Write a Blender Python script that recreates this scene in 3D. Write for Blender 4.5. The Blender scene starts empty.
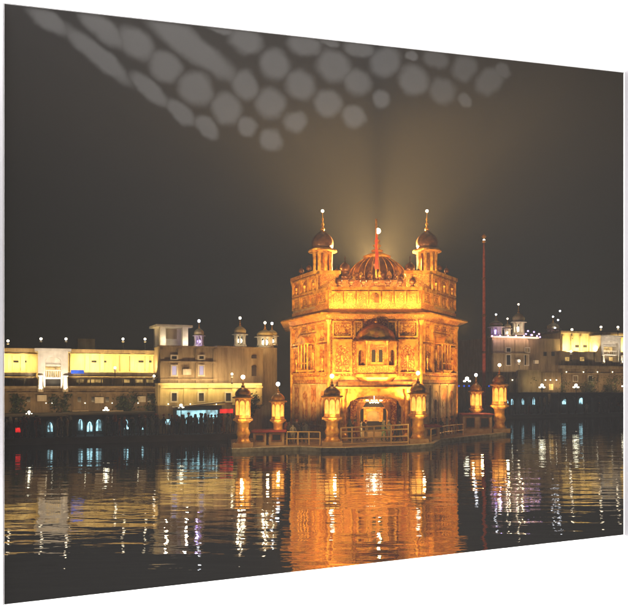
import bpy, bmesh, math, random
from mathutils import Vector, Matrix
random.seed(7)
R = math.radians
C = bpy.context.scene.collection
sc = bpy.context.scene
PZ = .24                                 # platform height
H, F, EYE = 385.0, 700.0, 4.6           # horizon row, focal length in photo pixels, eye height in metres

# ------------------------------------------------------------------ camera, world, main lights
cd = bpy.data.cameras.new('camera'); cam = bpy.data.objects.new('camera', cd); C.objects.link(cam)
cam.location = (0, 0, EYE); cam.rotation_euler = (R(90), 0, 0)
cd.sensor_width = 36; cd.lens = 36 * F / 628; cd.shift_y = (H - 304) / 628; cd.clip_end = 3000; cd.clip_start = .1
sc.camera = cam
W = bpy.data.worlds.new('World'); sc.world = W; W.use_nodes = True
wn = W.node_tree; wn.nodes.clear()
wo = wn.nodes.new('ShaderNodeOutputWorld')
sky = wn.nodes.new('ShaderNodeTexSky'); sky.sky_type = 'NISHITA'; sky.sun_disc = False
sky.sun_elevation = R(3); sky.sun_rotation = R(200)
b1 = wn.nodes.new('ShaderNodeBackground'); b1.inputs[1].default_value = .0015
b2 = wn.nodes.new('ShaderNodeBackground'); b2.inputs[0].default_value = (.022, .017, .012, 1); b2.inputs[1].default_value = .25
ad = wn.nodes.new('ShaderNodeAddShader')
wn.links.new(sky.outputs[0], b1.inputs[0]); wn.links.new(b1.outputs[0], ad.inputs[0]); wn.links.new(b2.outputs[0], ad.inputs[1])
wn.links.new(ad.outputs[0], wo.inputs[0])
sc.view_settings.view_transform = 'Standard'; sc.view_settings.look = 'None'
sc.view_settings.exposure = 0; sc.view_settings.gamma = 1; sc.view_settings.use_curve_mapping = False
sc.cycles.use_denoising = True; sc.cycles.max_bounces = 6; sc.cycles.volume_bounces = 0
sc.cycles.transparent_max_bounces = 8; sc.cycles.sample_clamp_indirect = 4; sc.cycles.sample_clamp_direct = 0
sc.cycles.caustics_reflective = False; sc.cycles.caustics_refractive = False

def lamp(name, kind, loc, power, color=(1, .75, .4), target=None, **kw):
    l = bpy.data.lights.new(name, kind); l.energy = power; l.color = color
    for k, v in kw.items(): setattr(l, k, v)
    o = bpy.data.objects.new(name, l); C.objects.link(o); o.location = loc
    if target is not None:
        o.rotation_euler = (Vector(target) - Vector(loc)).to_track_quat('-Z', 'Y').to_euler()
    return o

def P(px, py, d): return Vector(((px - 314) / F * d, d, EYE + (H - py) / F * d))

# area lamps added to whiten the surround and light the veil in the pane
WHITE = (1, .98, .97)
lamp('moonlight', 'SUN', (0, 0, 50), .004, (.8, .85, 1), (20, 60, 0), angle=R(.5))
lamp('surround_fill_light', 'AREA', (1, 9.5, 19), 6000, WHITE, (2, 15, 5), shape='RECTANGLE', size=20, size_y=2, spread=R(100))
lamp('surround_fill_light', 'AREA', (2, 8.5, -2.4), 1300, WHITE, (2.5, 15.2, 3.5), shape='RECTANGLE', size=20, size_y=2, spread=R(80))

# ------------------------------------------------------------------ materials
def mat(name, col, rough=.6, metal=0, emit=None, es=1, noise=None, bump=None, spec=.5):
    m = bpy.data.materials.new(name); m.use_nodes = True; nt = m.node_tree; p = nt.nodes['Principled BSDF']
    p.inputs['Base Color'].default_value = (*col, 1); p.inputs['Roughness'].default_value = rough
    p.inputs['Metallic'].default_value = metal; p.inputs['Specular IOR Level'].default_value = spec
    if emit: p.inputs['Emission Color'].default_value = (*emit, 1); p.inputs['Emission Strength'].default_value = es
    tc = nt.nodes.new('ShaderNodeTexCoord')
    if noise:                                  # (second colour, scale, low, high)
        c2, s, lo, hi = noise
        n = nt.nodes.new('ShaderNodeTexNoise'); n.inputs['Scale'].default_value = s; n.inputs['Detail'].default_value = 6
        r = nt.nodes.new('ShaderNodeValToRGB'); r.color_ramp.elements[0].position = lo; r.color_ramp.elements[1].position = hi
        r.color_ramp.elements[0].color = (*c2, 1); r.color_ramp.elements[1].color = (*col, 1)
        nt.links.new(tc.outputs['Object'], n.inputs['Vector']); nt.links.new(n.outputs['Fac'], r.inputs[0]); nt.links.new(r.outputs[0], p.inputs['Base Color'])
    if bump:
        s, d = bump
        v = nt.nodes.new('ShaderNodeTexNoise'); v.inputs['Scale'].default_value = s; v.inputs['Detail'].default_value = 4
        b = nt.nodes.new('ShaderNodeBump'); b.inputs['Distance'].default_value = d; b.inputs['Strength'].default_value = .8
        nt.links.new(tc.outputs['Object'], v.inputs['Vector']); nt.links.new(v.outputs['Fac'], b.inputs['Height']); nt.links.new(b.outputs[0], p.inputs['Normal'])
    return m

def gilt(name, hi, lo, scale, bd=.05, rough=.42, metal=.25):
    """embossed gilt copper: floral relief of voronoi cells over darker, redder ground"""
    m = bpy.data.materials.new(name); m.use_nodes = True; nt = m.node_tree; p = nt.nodes['Principled BSDF']
    L = nt.links.new
    tc = nt.nodes.new('ShaderNodeTexCoord')
    nw = nt.nodes.new('ShaderNodeTexNoise'); nw.inputs['Scale'].default_value = scale * 1.3; nw.inputs['Detail'].default_value = 3
    mx = nt.nodes.new('ShaderNodeMixRGB'); mx.blend_type = 'ADD'; mx.inputs[0].default_value = .35
    L(tc.outputs['Object'], nw.inputs['Vector']); L(tc.outputs['Object'], mx.inputs[1]); L(nw.outputs['Color'], mx.inputs[2])
    vo = nt.nodes.new('ShaderNodeTexVoronoi'); vo.inputs['Scale'].default_value = scale; vo.feature = 'DISTANCE_TO_EDGE'
    L(mx.outputs[0], vo.inputs['Vector'])
    r = nt.nodes.new('ShaderNodeValToRGB'); e = r.color_ramp.elements
    e[0].position = .03; e[0].color = (*lo, 1); e[1].position = .2; e[1].color = (*hi, 1)
    L(vo.outputs['Distance'], r.inputs[0])
    n2 = nt.nodes.new('ShaderNodeTexNoise'); n2.inputs['Scale'].default_value = .9; n2.inputs['Detail'].default_value = 5
    L(tc.outputs['Object'], n2.inputs['Vector'])
    r2 = nt.nodes.new('ShaderNodeValToRGB'); e = r2.color_ramp.elements
    e[0].position = .35; e[0].color = (.62, .33, .18, 1); e[1].position = .65; e[1].color = (1, 1, 1, 1); L(n2.outputs['Fac'], r2.inputs[0])
    mm = nt.nodes.new('ShaderNodeMixRGB'); mm.blend_type = 'MULTIPLY'; mm.inputs[0].default_value = .8
    L(r.outputs[0], mm.inputs[1]); L(r2.outputs[0], mm.inputs[2]); L(mm.outputs[0], p.inputs['Base Color'])
    b = nt.nodes.new('ShaderNodeBump'); b.inputs['Distance'].default_value = bd; b.inputs['Strength'].default_value = 1
    L(vo.outputs['Distance'], b.inputs['Height']); L(b.outputs[0], p.inputs['Normal'])
    p.inputs['Roughness'].default_value = rough; p.inputs['Metallic'].default_value = metal
    return m

M = {}
M['gold'] = gilt('gilt_relief', (.85, .50, .10), (.30, .07, .012), 4.2, .06)
M['goldfine'] = gilt('gilt_fine', (.88, .55, .12), (.42, .13, .02), 7, .04)
M['goldplain'] = mat('gilt_plain', (.85, .48, .09), .4, .4, noise=((.45, .15, .02), 2.2, .35, .6), bump=(9, .02))
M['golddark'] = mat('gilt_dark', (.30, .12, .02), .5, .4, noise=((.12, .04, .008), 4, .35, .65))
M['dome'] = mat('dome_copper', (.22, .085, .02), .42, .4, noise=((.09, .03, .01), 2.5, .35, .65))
M['marble'] = gilt('inlaid_marble', (.48, .27, .10), (.26, .11, .035), 1.8, .01, .5, 0)
M['marbleplain'] = mat('marble_plain', (.52, .36, .19), .45, noise=((.34, .21, .10), 2, .35, .65))
M['stone'] = mat('platform_stone', (.30, .22, .14), .6, noise=((.18, .13, .09), 1.2, .35, .65), bump=(6, .02))
M['edge'] = mat('pale_kerb', (.55, .55, .5), .5, noise=((.3, .3, .26), 3, .35, .6))
M['darkdoor'] = mat('dark_opening', (.02, .012, .008), .7)
M['cloth'] = mat('dark_red_cloth', (.25, .02, .015), .8, noise=((.12, .01, .01), 3, .3, .7))
M['flag'] = mat('saffron_cloth', (.75, .10, .03), .8, noise=((.5, .05, .02), 2, .3, .7))
M['polered'] = mat('wrapped_pole', (.55, .12, .06), .7, noise=((.3, .05, .03), 4, .3, .7))
M['cream'] = mat('cream_plaster', (.66, .56, .30), .8, noise=((.54, .44, .23), .5, .35, .65), bump=(5, .01))
M['tan'] = mat('tan_plaster', (.42, .33, .21), .85, noise=((.30, .235, .15), .4, .35, .65), bump=(4, .01))
M['brown'] = mat('brown_plaster', (.30, .22, .13), .85, noise=((.20, .15, .09), .4, .35, .65), bump=(4, .01))
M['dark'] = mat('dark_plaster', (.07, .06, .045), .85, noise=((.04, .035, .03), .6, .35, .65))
M['trim'] = mat('white_trim', (.62, .57, .5), .6, noise=((.5, .45, .38), 2, .35, .65))
M['win'] = mat('window_glass_dark', (.02, .02, .022), .2)
M['iron'] = mat('dark_iron', (.03, .03, .03), .5, .5)
M['pipe'] = mat('rail_metal', (.85, .6, .26), .35, .2)
M['wall'] = mat('white_surround_paint', (.9, .9, .9), .9, bump=(30, .0005))
M['edgeglass'] = mat('polished_glass_edge', (.36, .35, .365), .3)
M['bulb'] = mat('bulb_white', (1, 1, 1), .4, emit=(1, .84, .58), es=9)
M['bulbcool'] = mat('bulb_cool', (1, 1, 1), .4, emit=(.85, .9, 1), es=9)
M['bulbgreen'] = mat('bulb_warm', (1, 1, 1), .4, emit=(1, .93, .66), es=10)
M['violet'] = mat('bulb_violet', (1, 1, 1), .4, emit=(.5, .32, 1), es=3)
M['pink'] = mat('bulb_pink', (1, 1, 1), .4, emit=(1, .5, .7), es=3)
M['redlight'] = mat('red_lit_sign', (.6, .02, .02), .4, emit=(1, .02, .02), es=1.2)
M['bluelight'] = mat('blue_lit_sign', (.02, .1, .6), .4, emit=(.02, .12, 1), es=.9)
M['lit_cupola'] = mat('glowing_cupola', (.8, .5, .15), .4, emit=(1, .42, .06), es=1.7)  # emission stands in for floodlight on the gilt cupola of the pillars
M['arcglow'] = mat('lit_interior', (.5, .6, .6), .6, emit=(.42, .78, .9), es=2.2)
M['shop'] = mat('lit_shop_front', (.5, .6, .6), .6, emit=(.36, .74, .84), es=1.5)
M['warmwin'] = mat('lit_window_warm', (.5, .4, .2), .6, emit=(1, .62, .18), es=.7)
M['shrineglow'] = mat('shrine_glow', (.5, .3, .1), .6, emit=(1, .5, .1), es=.45)
M['bluewin'] = mat('lit_window_blue', (.3, .3, .5), .6, emit=(.25, .35, .8), es=.4)
def patchy(m, scale, lo, sx=1):
    nt = m.node_tree; p = nt.nodes['Principled BSDF']; tc = nt.nodes.new('ShaderNodeTexCoord'); mp = nt.nodes.new('ShaderNodeMapping'); mp.inputs['Scale'].default_value = (sx, sx, 1)
    n = nt.nodes.new('ShaderNodeTexNoise'); n.inputs['Scale'].default_value = scale; n.inputs['Detail'].default_value = 5; r = nt.nodes.new('ShaderNodeMapRange')
    r.inputs[1].default_value = .38; r.inputs[2].default_value = .62; r.inputs[3].default_value = lo; r.inputs[4].default_value = p.inputs['Emission Strength'].default_value
    nt.links.new(tc.outputs['Object'], mp.inputs[0]); nt.links.new(mp.outputs[0], n.inputs['Vector']); nt.links.new(n.outputs['Fac'], r.inputs[0]); nt.links.new(r.outputs[0], p.inputs['Emission Strength'])
patchy(M['arcglow'], 1.6, .12, 1.6); patchy(M['shop'], 1.5, .25, 1.5); patchy(M['lit_cupola'], 2.5, .7); patchy(M['warmwin'], 2, .15); patchy(M['shrineglow'], 2, .15); patchy(M['bluelight'], 2, .3); patchy(M['redlight'], 3, .5)
M['skin'] = mat('skin', (.30, .17, .10), .6)
def cloth(n, c): return mat(n, c, .85, noise=(tuple(x * .6 for x in c), 6, .3, .7))
CL = [cloth('cloth_navy', (.03, .035, .06)), cloth('cloth_brown', (.08, .05, .03)), cloth('cloth_grey', (.10, .10, .10)),
      cloth('cloth_rust', (.22, .06, .02)), cloth('cloth_white', (.35, .33, .3)), cloth('cloth_green', (.04, .07, .04))]
M['bark'] = mat('bark', (.09, .06, .04), .9, noise=((.05, .035, .02), 6, .3, .7))
M['leaf'] = mat('leaf', (.04, .06, .02), .8, noise=((.015, .025, .008), 1.2, .35, .65))

def streaks(m, amt=.55):
    nt = m.node_tree; p = nt.nodes['Principled BSDF']; src = p.inputs['Base Color'].links[0].from_socket
    tc = nt.nodes.new('ShaderNodeTexCoord'); mp = nt.nodes.new('ShaderNodeMapping'); mp.inputs['Scale'].default_value = (1.6, 1.6, .22)
    n = nt.nodes.new('ShaderNodeTexNoise'); n.inputs['Scale'].default_value = 1.3; n.inputs['Detail'].default_value = 8; n.inputs['Roughness'].default_value = .7
    r = nt.nodes.new('ShaderNodeValToRGB'); r.color_ramp.elements[0].position = .36; r.color_ramp.elements[1].position = .62; r.color_ramp.elements[0].color = (.42, .38, .34, 1)
    mx = nt.nodes.new('ShaderNodeMixRGB'); mx.blend_type = 'MULTIPLY'; mx.inputs[0].default_value = amt
    nt.links.new(tc.outputs['Object'], mp.inputs[0]); nt.links.new(mp.outputs[0], n.inputs['Vector']); nt.links.new(n.outputs['Fac'], r.inputs[0])
    nt.links.new(src, mx.inputs[1]); nt.links.new(r.outputs[0], mx.inputs[2]); nt.links.new(mx.outputs[0], p.inputs['Base Color'])
streaks(M['cream'], .5); streaks(M['tan'], .75); streaks(M['brown'], .85); streaks(M['trim'], .3); streaks(M['stone'], .8)
# water: rippled mirror
def water_mat():
    m = bpy.data.materials.new('lake_water'); m.use_nodes = True; nt = m.node_tree; p = nt.nodes['Principled BSDF']; L = nt.links.new
    p.inputs['Base Color'].default_value = (.004, .004, .004, 1); p.inputs['Roughness'].default_value = .02; p.inputs['IOR'].default_value = 4.5; p.inputs['Specular IOR Level'].default_value = .8
    tc = nt.nodes.new('ShaderNodeTexCoord')
    hs = []
    for sx, sy, s, a in ((.30, 1.0, 1.3, 1.0), (.5, 1.0, 3.6, .16), (.25, .9, .4, 1.7)):
        mp = nt.nodes.new('ShaderNodeMapping'); mp.inputs['Scale'].default_value = (sx, sy, 1); mp.inputs['Rotation'].default_value = (0, 0, R(random.uniform(-8, 8)))
        n = nt.nodes.new('ShaderNodeTexNoise'); n.inputs['Scale'].default_value = s; n.inputs['Detail'].default_value = 2.5; n.inputs['Roughness'].default_value = .45
        k = nt.nodes.new('ShaderNodeMath'); k.operation = 'MULTIPLY'; k.inputs[1].default_value = a
        L(tc.outputs['Object'], mp.inputs[0]); L(mp.outputs[0], n.inputs['Vector']); L(n.outputs['Fac'], k.inputs[0]); hs.append(k)
    s1 = nt.nodes.new('ShaderNodeMath'); L(hs[0].outputs[0], s1.inputs[0]); L(hs[1].outputs[0], s1.inputs[1])
    s2 = nt.nodes.new('ShaderNodeMath'); L(s1.outputs[0], s2.inputs[0]); L(hs[2].outputs[0], s2.inputs[1])
    b = nt.nodes.new('ShaderNodeBump'); b.inputs['Strength'].default_value = 1; b.inputs['Distance'].default_value = .02
    L(s2.outputs[0], b.inputs['Height']); L(b.outputs[0], p.inputs['Normal'])
    return m
M['water'] = water_mat()

# ------------------------------------------------------------------ mesh helpers
class MB:
    def __init__(s, mx=None): s.v = []; s.f = []; s.m = mx or Matrix()
    def add(s, vs, fs):
        b = len(s.v); s.v += [s.m @ Vector(v) for v in vs]; s.f += [[b + i for i in f] for f in fs]; return s
    def box(s, x0, x1, y0, y1, z0, z1):
        if x0 > x1: x0, x1 = x1, x0
        if y0 > y1: y0, y1 = y1, y0
        if z0 > z1: z0, z1 = z1, z0
        return s.add([(x0, y0, z0), (x1, y0, z0), (x1, y1, z0), (x0, y1, z0), (x0, y0, z1), (x1, y0, z1), (x1, y1, z1), (x0, y1, z1)],
                     [(0, 3, 2, 1), (4, 5, 6, 7), (0, 1, 5, 4), (1, 2, 6, 5), (2, 3, 7, 6), (3, 0, 4, 7)])
    def prism(s, poly, z0, z1, top=None):
        n = len(poly); t = top or poly
        return s.add([(x, y, z0) for x, y in poly] + [(x, y, z1) for x, y in t],
                     [list(range(n))[::-1], list(range(n, 2 * n))] + [(i, (i + 1) % n, n + (i + 1) % n, n + i) for i in range(n)])
    def slab(s, poly, y0, y1):          # x-z outline given a depth
        n = len(poly)
        return s.add([(x, y0, z) for x, z in poly] + [(x, y1, z) for x, z in poly],
                     [list(range(n)), list(range(n, 2 * n))[::-1]] + [((i + 1) % n, i, n + i, n + (i + 1) % n) for i in range(n)])
    def lathe(s, prof, n=16, cx=0, cy=0, flute=0, rot=0, sy=1):
        vs, fs = [], []
        for r, z in prof:
            for k in range(n):
                a = 2 * math.pi * (k + rot) / n; rr = r * (1 - flute * (k % 2))
                vs.append((cx + rr * math.cos(a), cy + rr * math.sin(a) * sy, z))
        for j in range(len(prof) - 1):
            for k in range(n):
                fs.append((j * n + k, j * n + (k + 1) % n, (j + 1) * n + (k + 1) % n, (j + 1) * n + k))
        fs += [list(range(n))[::-1], [(len(prof) - 1) * n + k for k in range(n)]]
        return s.add(vs, fs)
    def ball(s, c, r, n=10, k=6):
        return s.lathe([(max(.001, r * math.sin(math.pi * i / k)), c[2] - r * math.cos(math.pi * i / k)) for i in range(k + 1)], n, c[0], c[1])
    def bar(s, a, b, r, n=6):
        a, b = Vector(a), Vector(b); d = b - a; q = d.to_track_quat('Z', 'Y').to_matrix()
        vs = [tuple((p + q @ Vector((r * math.cos(2 * math.pi * k / n), r * math.sin(2 * math.pi * k / n), 0)))) for p in (a, b) for k in range(n)]
        return s.add(vs, [(k, (k + 1) % n, n + (k + 1) % n, n + k) for k in range(n)] + [list(range(n))[::-1], list(range(n, 2 * n))])
    def archwall(s, x0, x1, z0, z1, c, w, zs, za, y0, y1, cusps=0, n=20):
        """wall x0..x1, z0..z1 with an arched opening round c, half width w, springing zs, apex za"""
        pts = []
        for i in range(n + 1):
            t = math.pi * i / n; k = 1 - (.06 * abs(math.sin(cusps * t)) if cusps else 0)
            pts.append((c - w * math.cos(t) * k, zs + (za - zs) * (math.sin(t) ** .8) * k))
        s.box(x0, c - w, y0, y1, z0, zs); s.box(c + w, x1, y0, y1, z0, zs)
        top = [(x0, zs)] + pts + [(x1, zs)]
        for i in range(len(top) - 1):
            (a, za_), (b, zb_) = top[i], top[i + 1]
            if abs(b - a) < 1e-5: continue
            s.slab([(a, za_), (b, zb_), (b, z1), (a, z1)], y0, y1)
        return s
    def frame(s, x0, x1, z0, z1, y0, y1, t):
        s.box(x0, x1, y0, y1, z1 - t, z1); s.box(x0, x1, y0, y1, z0, z0 + t)
        s.box(x0, x0 + t, y0, y1, z0 + t, z1 - t); return s.box(x1 - t, x1, y0, y1, z0 + t, z1 - t)
    def build(s, name, m, parent=None, smooth=False, bevel=0):
        me = bpy.data.meshes.new(name); me.from_pydata([tuple(v) for v in s.v], [], s.f)
        bm = bmesh.new(); bm.from_mesh(me); bmesh.ops.recalc_face_normals(bm, faces=bm.faces); bm.to_mesh(me); bm.free()
        me.materials.append(M[m] if isinstance(m, str) else m)
        if smooth:
            for p in me.polygons: p.use_smooth = len(p.vertices) < 5
        o = bpy.data.objects.new(name, me); C.objects.link(o)
        if parent is not None: o.parent = parent
        return o

def tag(o, label=None, cat=None, group=None, kind=None):
    for k, v in (('label', label), ('category', cat), ('group', group), ('kind', kind)):
        if v: o[k] = v
    return o
def thing(name, label, cat, loc=(0, 0, 0), rz=0, group=None):
    o = bpy.data.objects.new(name, None); C.objects.link(o); o.location = loc; o.rotation_euler = (0, 0, rz)
    return tag(o, label, cat, group)
kids = {}
def copy_tree(o, parent=None):
    c = o.copy(); C.objects.link(c); c.parent = parent
    for ch in [x for x in o.children]: copy_tree(ch, c)
    return c
def dup(o, loc, rz=0, label=None, group=None, scale=None):
    bpy.context.view_layer.update()
    c = copy_tree(o); c.location = loc; c.rotation_euler = (0, 0, rz)
    if label: c['label'] = label
    if group: c['group'] = group
    if scale: c.scale = (scale,) * 3
    return c

def offset(poly, o):                    # outward offset of a counter-clockwise outline
    n = len(poly); out = []
    for i in range(n):
        a, b, c = Vector(poly[i - 1]), Vector(poly[i]), Vector(poly[(i + 1) % n])
        d1, d2 = (b - a).normalized(), (c - b).normalized()
        n1, n2 = Vector((d1.y, -d1.x)), Vector((d2.y, -d2.x))
        k = (n1 + n2); out.append(tuple(b + k * (o / max(.2, 1 + n1.dot(n2)))))
    return out
def facemx(a, b):                       # frame on a wall from a to b: x along, -y outward, z up
    a, b = Vector((*a, 0)), Vector((*b, 0)); d = (b - a)
    return Matrix.Translation(a) @ Matrix.Rotation(math.atan2(d.y, d.x), 4, 'Z'), d.length

# ------------------------------------------------------------------ the setting
# made-up white wall standing for the blank ground round the glass, with opening
Lx, Ly, Rx, Ry = (4 - 314) / F * 13.4, 13.4, (624.6 - 314) / F * 17.4, 17.4
wx, wl = facemx((Lx, Ly), (Rx, Ry))
zc = {'lt': P(4, 3, 13.4).z, 'lb': P(4, 605, 13.4).z, 'rt': P(626, 72, 17.4).z, 'rb': P(626, 535, 17.4).z}
t_ = .04
mb = MB(wx)
mb.slab([(-25, -3), (0, -3), (0, 26), (-25, 26)], 0, t_); mb.slab([(wl, -3), (wl + 25, -3), (wl + 25, 26), (wl, 26)], 0, t_)
mb.slab([(0, zc['lt']), (wl, zc['rt']), (wl, 26), (0, 26)], 0, t_); mb.slab([(0, -3), (wl, -3), (wl, zc['rb']), (0, zc['lb'])], 0, t_)
tag(mb.build('white_surround', 'wall'), kind='structure')
tag(MB().box(-40, 40, -12, 13, -3.2, -3).build('floor', 'wall'), kind='structure')
# the glass: scattering volume imitating the veil of reflected light, and polished edges
gp = thing('glass_panel', 'large rectangular glass panel set in a white surround, pale polished edges', 'glass panel')
e = .004
gm = bpy.data.materials.new('glass_veil_volume'); gm.use_nodes = True; nt = gm.node_tree; nt.nodes.clear()
go = nt.nodes.new('ShaderNodeOutputMaterial'); gv = nt.nodes.new('ShaderNodeVolumePrincipled')
gv.inputs['Density'].default_value = .12; gv.inputs['Color'].default_value = (.97, .93, .92, 1); nt.links.new(gv.outputs[0], go.inputs['Volume'])
MB(wx).slab([(e, zc['lb'] + e), (wl - e, zc['rb'] + e), (wl - e, zc['rt'] - e), (e, zc['lt'] - e)], -.115, .005).build('pane', gm, gp)
MB(wx).slab([(-.065, zc['lb'] - .004), (-.002, zc['lb']), (-.002, zc['lt']), (-.065, zc['lt'] - .002)], -.12, -.003).build('glass_edge', 'edgeglass', gp)
MB(wx).slab([(wl + .002, zc['rb']), (wl + .10, zc['rb'] + .004), (wl + .10, zc['rt']), (wl + .002, zc['rt'])], -.12, -.003).build('glass_edge', 'edgeglass', gp)

# lake
wa, wb = wx @ Vector((-24, t_ + .3, 0)), wx @ Vector((wl + 24, t_ + .3, 0))
tag(MB().add([(wa.x, wa.y, 0), (wb.x, wb.y, 0), (420, 500, 0), (-420, 500, 0)], [(0, 1, 2, 3)]).build('water', 'water'), kind='structure')

# ------------------------------------------------------------------ facade frames for the far banks
class Fac:
    """a facade line on the ground seen between two photo columns; local x along it, y into the depth, z up"""
    def __init__(s, pa, da, pb, db):
        s.a = Vector(((pa - 314) / F * da, da)); b = Vector(((pb - 314) / F * db, db))
        s.d = (b - s.a).normalized(); s.n = Vector((-s.d.y, s.d.x)); s.rz = math.atan2(s.d.y, s.d.x); s.o = (s.a.x, s.a.y, 0)
    def at(s, px, py, y=0):
        k = (px - 314) / F; q = s.a + s.n * y
        # X = q.x + d.x t ; Y = q.y + d.y t ; X = k Y
        t = (k * q.y - q.x) / (s.d.x - k * s.d.y)
        return t, EYE + (H - py) / F * (q.y + s.d.y * t)
    def world(s, x, y, z): v = s.a + s.d * x + s.n * y; return Vector((v.x, v.y, z))
    def box(s, mb, x0, x1, y0, y1, top, bot, dep0=None):
        """pixel columns x0..x1, depth y0..y1, pixel rows top..bot (None = ground)"""
        yy = y0
        a = s.at(x0, top, yy); b = s.at(x1, top, yy); z1 = (a[1] + b[1]) / 2
        z0 = 0 if bot is None else (s.at(x0, bot, yy)[1] + s.at(x1, bot, yy)[1]) / 2
        mb.box(a[0], b[0], y0, y1, z0, z1); return mb

def windows(fac, par, cols, top, bot, w, y, m='win', frame=True):
    for px in cols:
        (a, z1), (b, z0) = fac.at(px - w / 2, top, y), fac.at(px + w / 2, bot, y)
        g = MB().box(a, b, y - .04, y + .02, z0, z1)
        if frame:
            fr = MB().frame(a - .12, b + .12, z0 - .12, z1 + .12, y - .12, y - .05, .12).build('window', 'trim', par); g.build('pane', m, fr)
        else: g.build('window', m, par)

LF = Fac(4, 56, 275, 64)
LB = Fac(-30, 52.5, 275, 60)
bx = MB(); u0, u1 = LB.at(-40, H)[0], LB.at(300, H)[0]
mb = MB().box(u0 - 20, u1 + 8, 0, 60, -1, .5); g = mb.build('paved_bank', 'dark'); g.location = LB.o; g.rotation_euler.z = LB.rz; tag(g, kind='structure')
RF = Fac(492, 101, 640, 112)
RB = Fac(440, 92, 660, 105)
mb = MB().box(-4, RB.at(700, H)[0] + 30, 0, 60, -1, .5); g = mb.build('paved_bank', 'dark'); g.location = RB.o; g.rotation_euler.z = RB.rz; tag(g, kind='structure')

def strip(fac, x0, x1, row, out, power, color, up=1, size_y=.25, dz=0, dtarget=1.2, n=1):
    """floodlights on a ledge in front of a wall, washing it"""
    for k in range(n):
        p0 = x0 + (x1 - x0) * k / n; p1 = x0 + (x1 - x0) * (k + 1) / n
        if n > 1: m_ = (p0 + p1) / 2; h_ = (p1 - p0) * .22; p0, p1 = m_ - h_, m_ + h_
        (a, z), (b, _) = fac.at(p0, row, 0), fac.at(p1, row, 0)
        c = fac.world((a + b) / 2, -out, z + dz); t = fac.world((a + b) / 2, -out + 1.4, z + dz + up * dtarget)
        o = lamp('wall_wash_light', 'AREA', c, power / n * random.uniform(.75, 1.25), color, t, shape='RECTANGLE', size=abs(b - a), size_y=size_y)
        z_ax = (c - t).normalized(); x_ax = Vector((fac.d.x, fac.d.y, 0)); y_ax = z_ax.cross(x_ax).normalized()
        o.rotation_euler = Matrix((x_ax, y_ax, z_ax)).transposed().to_euler()
YEL = (1, .71, .27)

# ---- left bank: long terrace building
lb = thing('terrace_building', 'long cream two storey building with floodlit upper wall on the left bank', 'building', LF.o, LF.rz)
B = lambda: MB()
LF.box(B(), -30, 160, 0, 12, 388, None).build('lower_wall', 'brown', lb)
LF.box(B(), -30, 160, 2.2, 12, 352.5, 388).build('upper_wall', 'cream', lb)
LF.box(B(), -30, 160, 1.7, 12.4, 349, 352.3).build('roof', 'brown', lb)
LF.box(B(), -30, 160, -.5, 2.1, 386, 388.5).build('ledge', 'tan', lb)
for x0, x1 in ((-30, 36), (68, 159)):
    LF.box(B(), x0, x1, .6, .75, 372.5, 376.5).build('balcony_rail', 'tan', lb)
    LF.box(B(), x0, x1, .3, 2.15, 377, 378.3).build('balcony_floor', 'brown', lb)
for px in range(-20, 160, 11):
    if not 34 < px < 70: LF.box(B(), px, px + 1, .5, .8, 378.3, 386).build('column', 'brown', lb)
windows(LF, lb, (16, 24, 94, 104, 141, 149), 360.5, 362.5, 5, 2.18, frame=False)
windows(LF, lb, (80, 91, 99, 126, 139, 150), 379.5, 382.5, 7, 2.18, 'warmwin', False)
windows(LF, lb, (30, 54, 64, 78, 92, 106, 120, 134, 148), 397, 402, 6, -.01, 'win', False)
LF.box(B(), 78, 95, 5, 8, 338.8, 349).build('roof_block', 'cream', lb)
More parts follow.
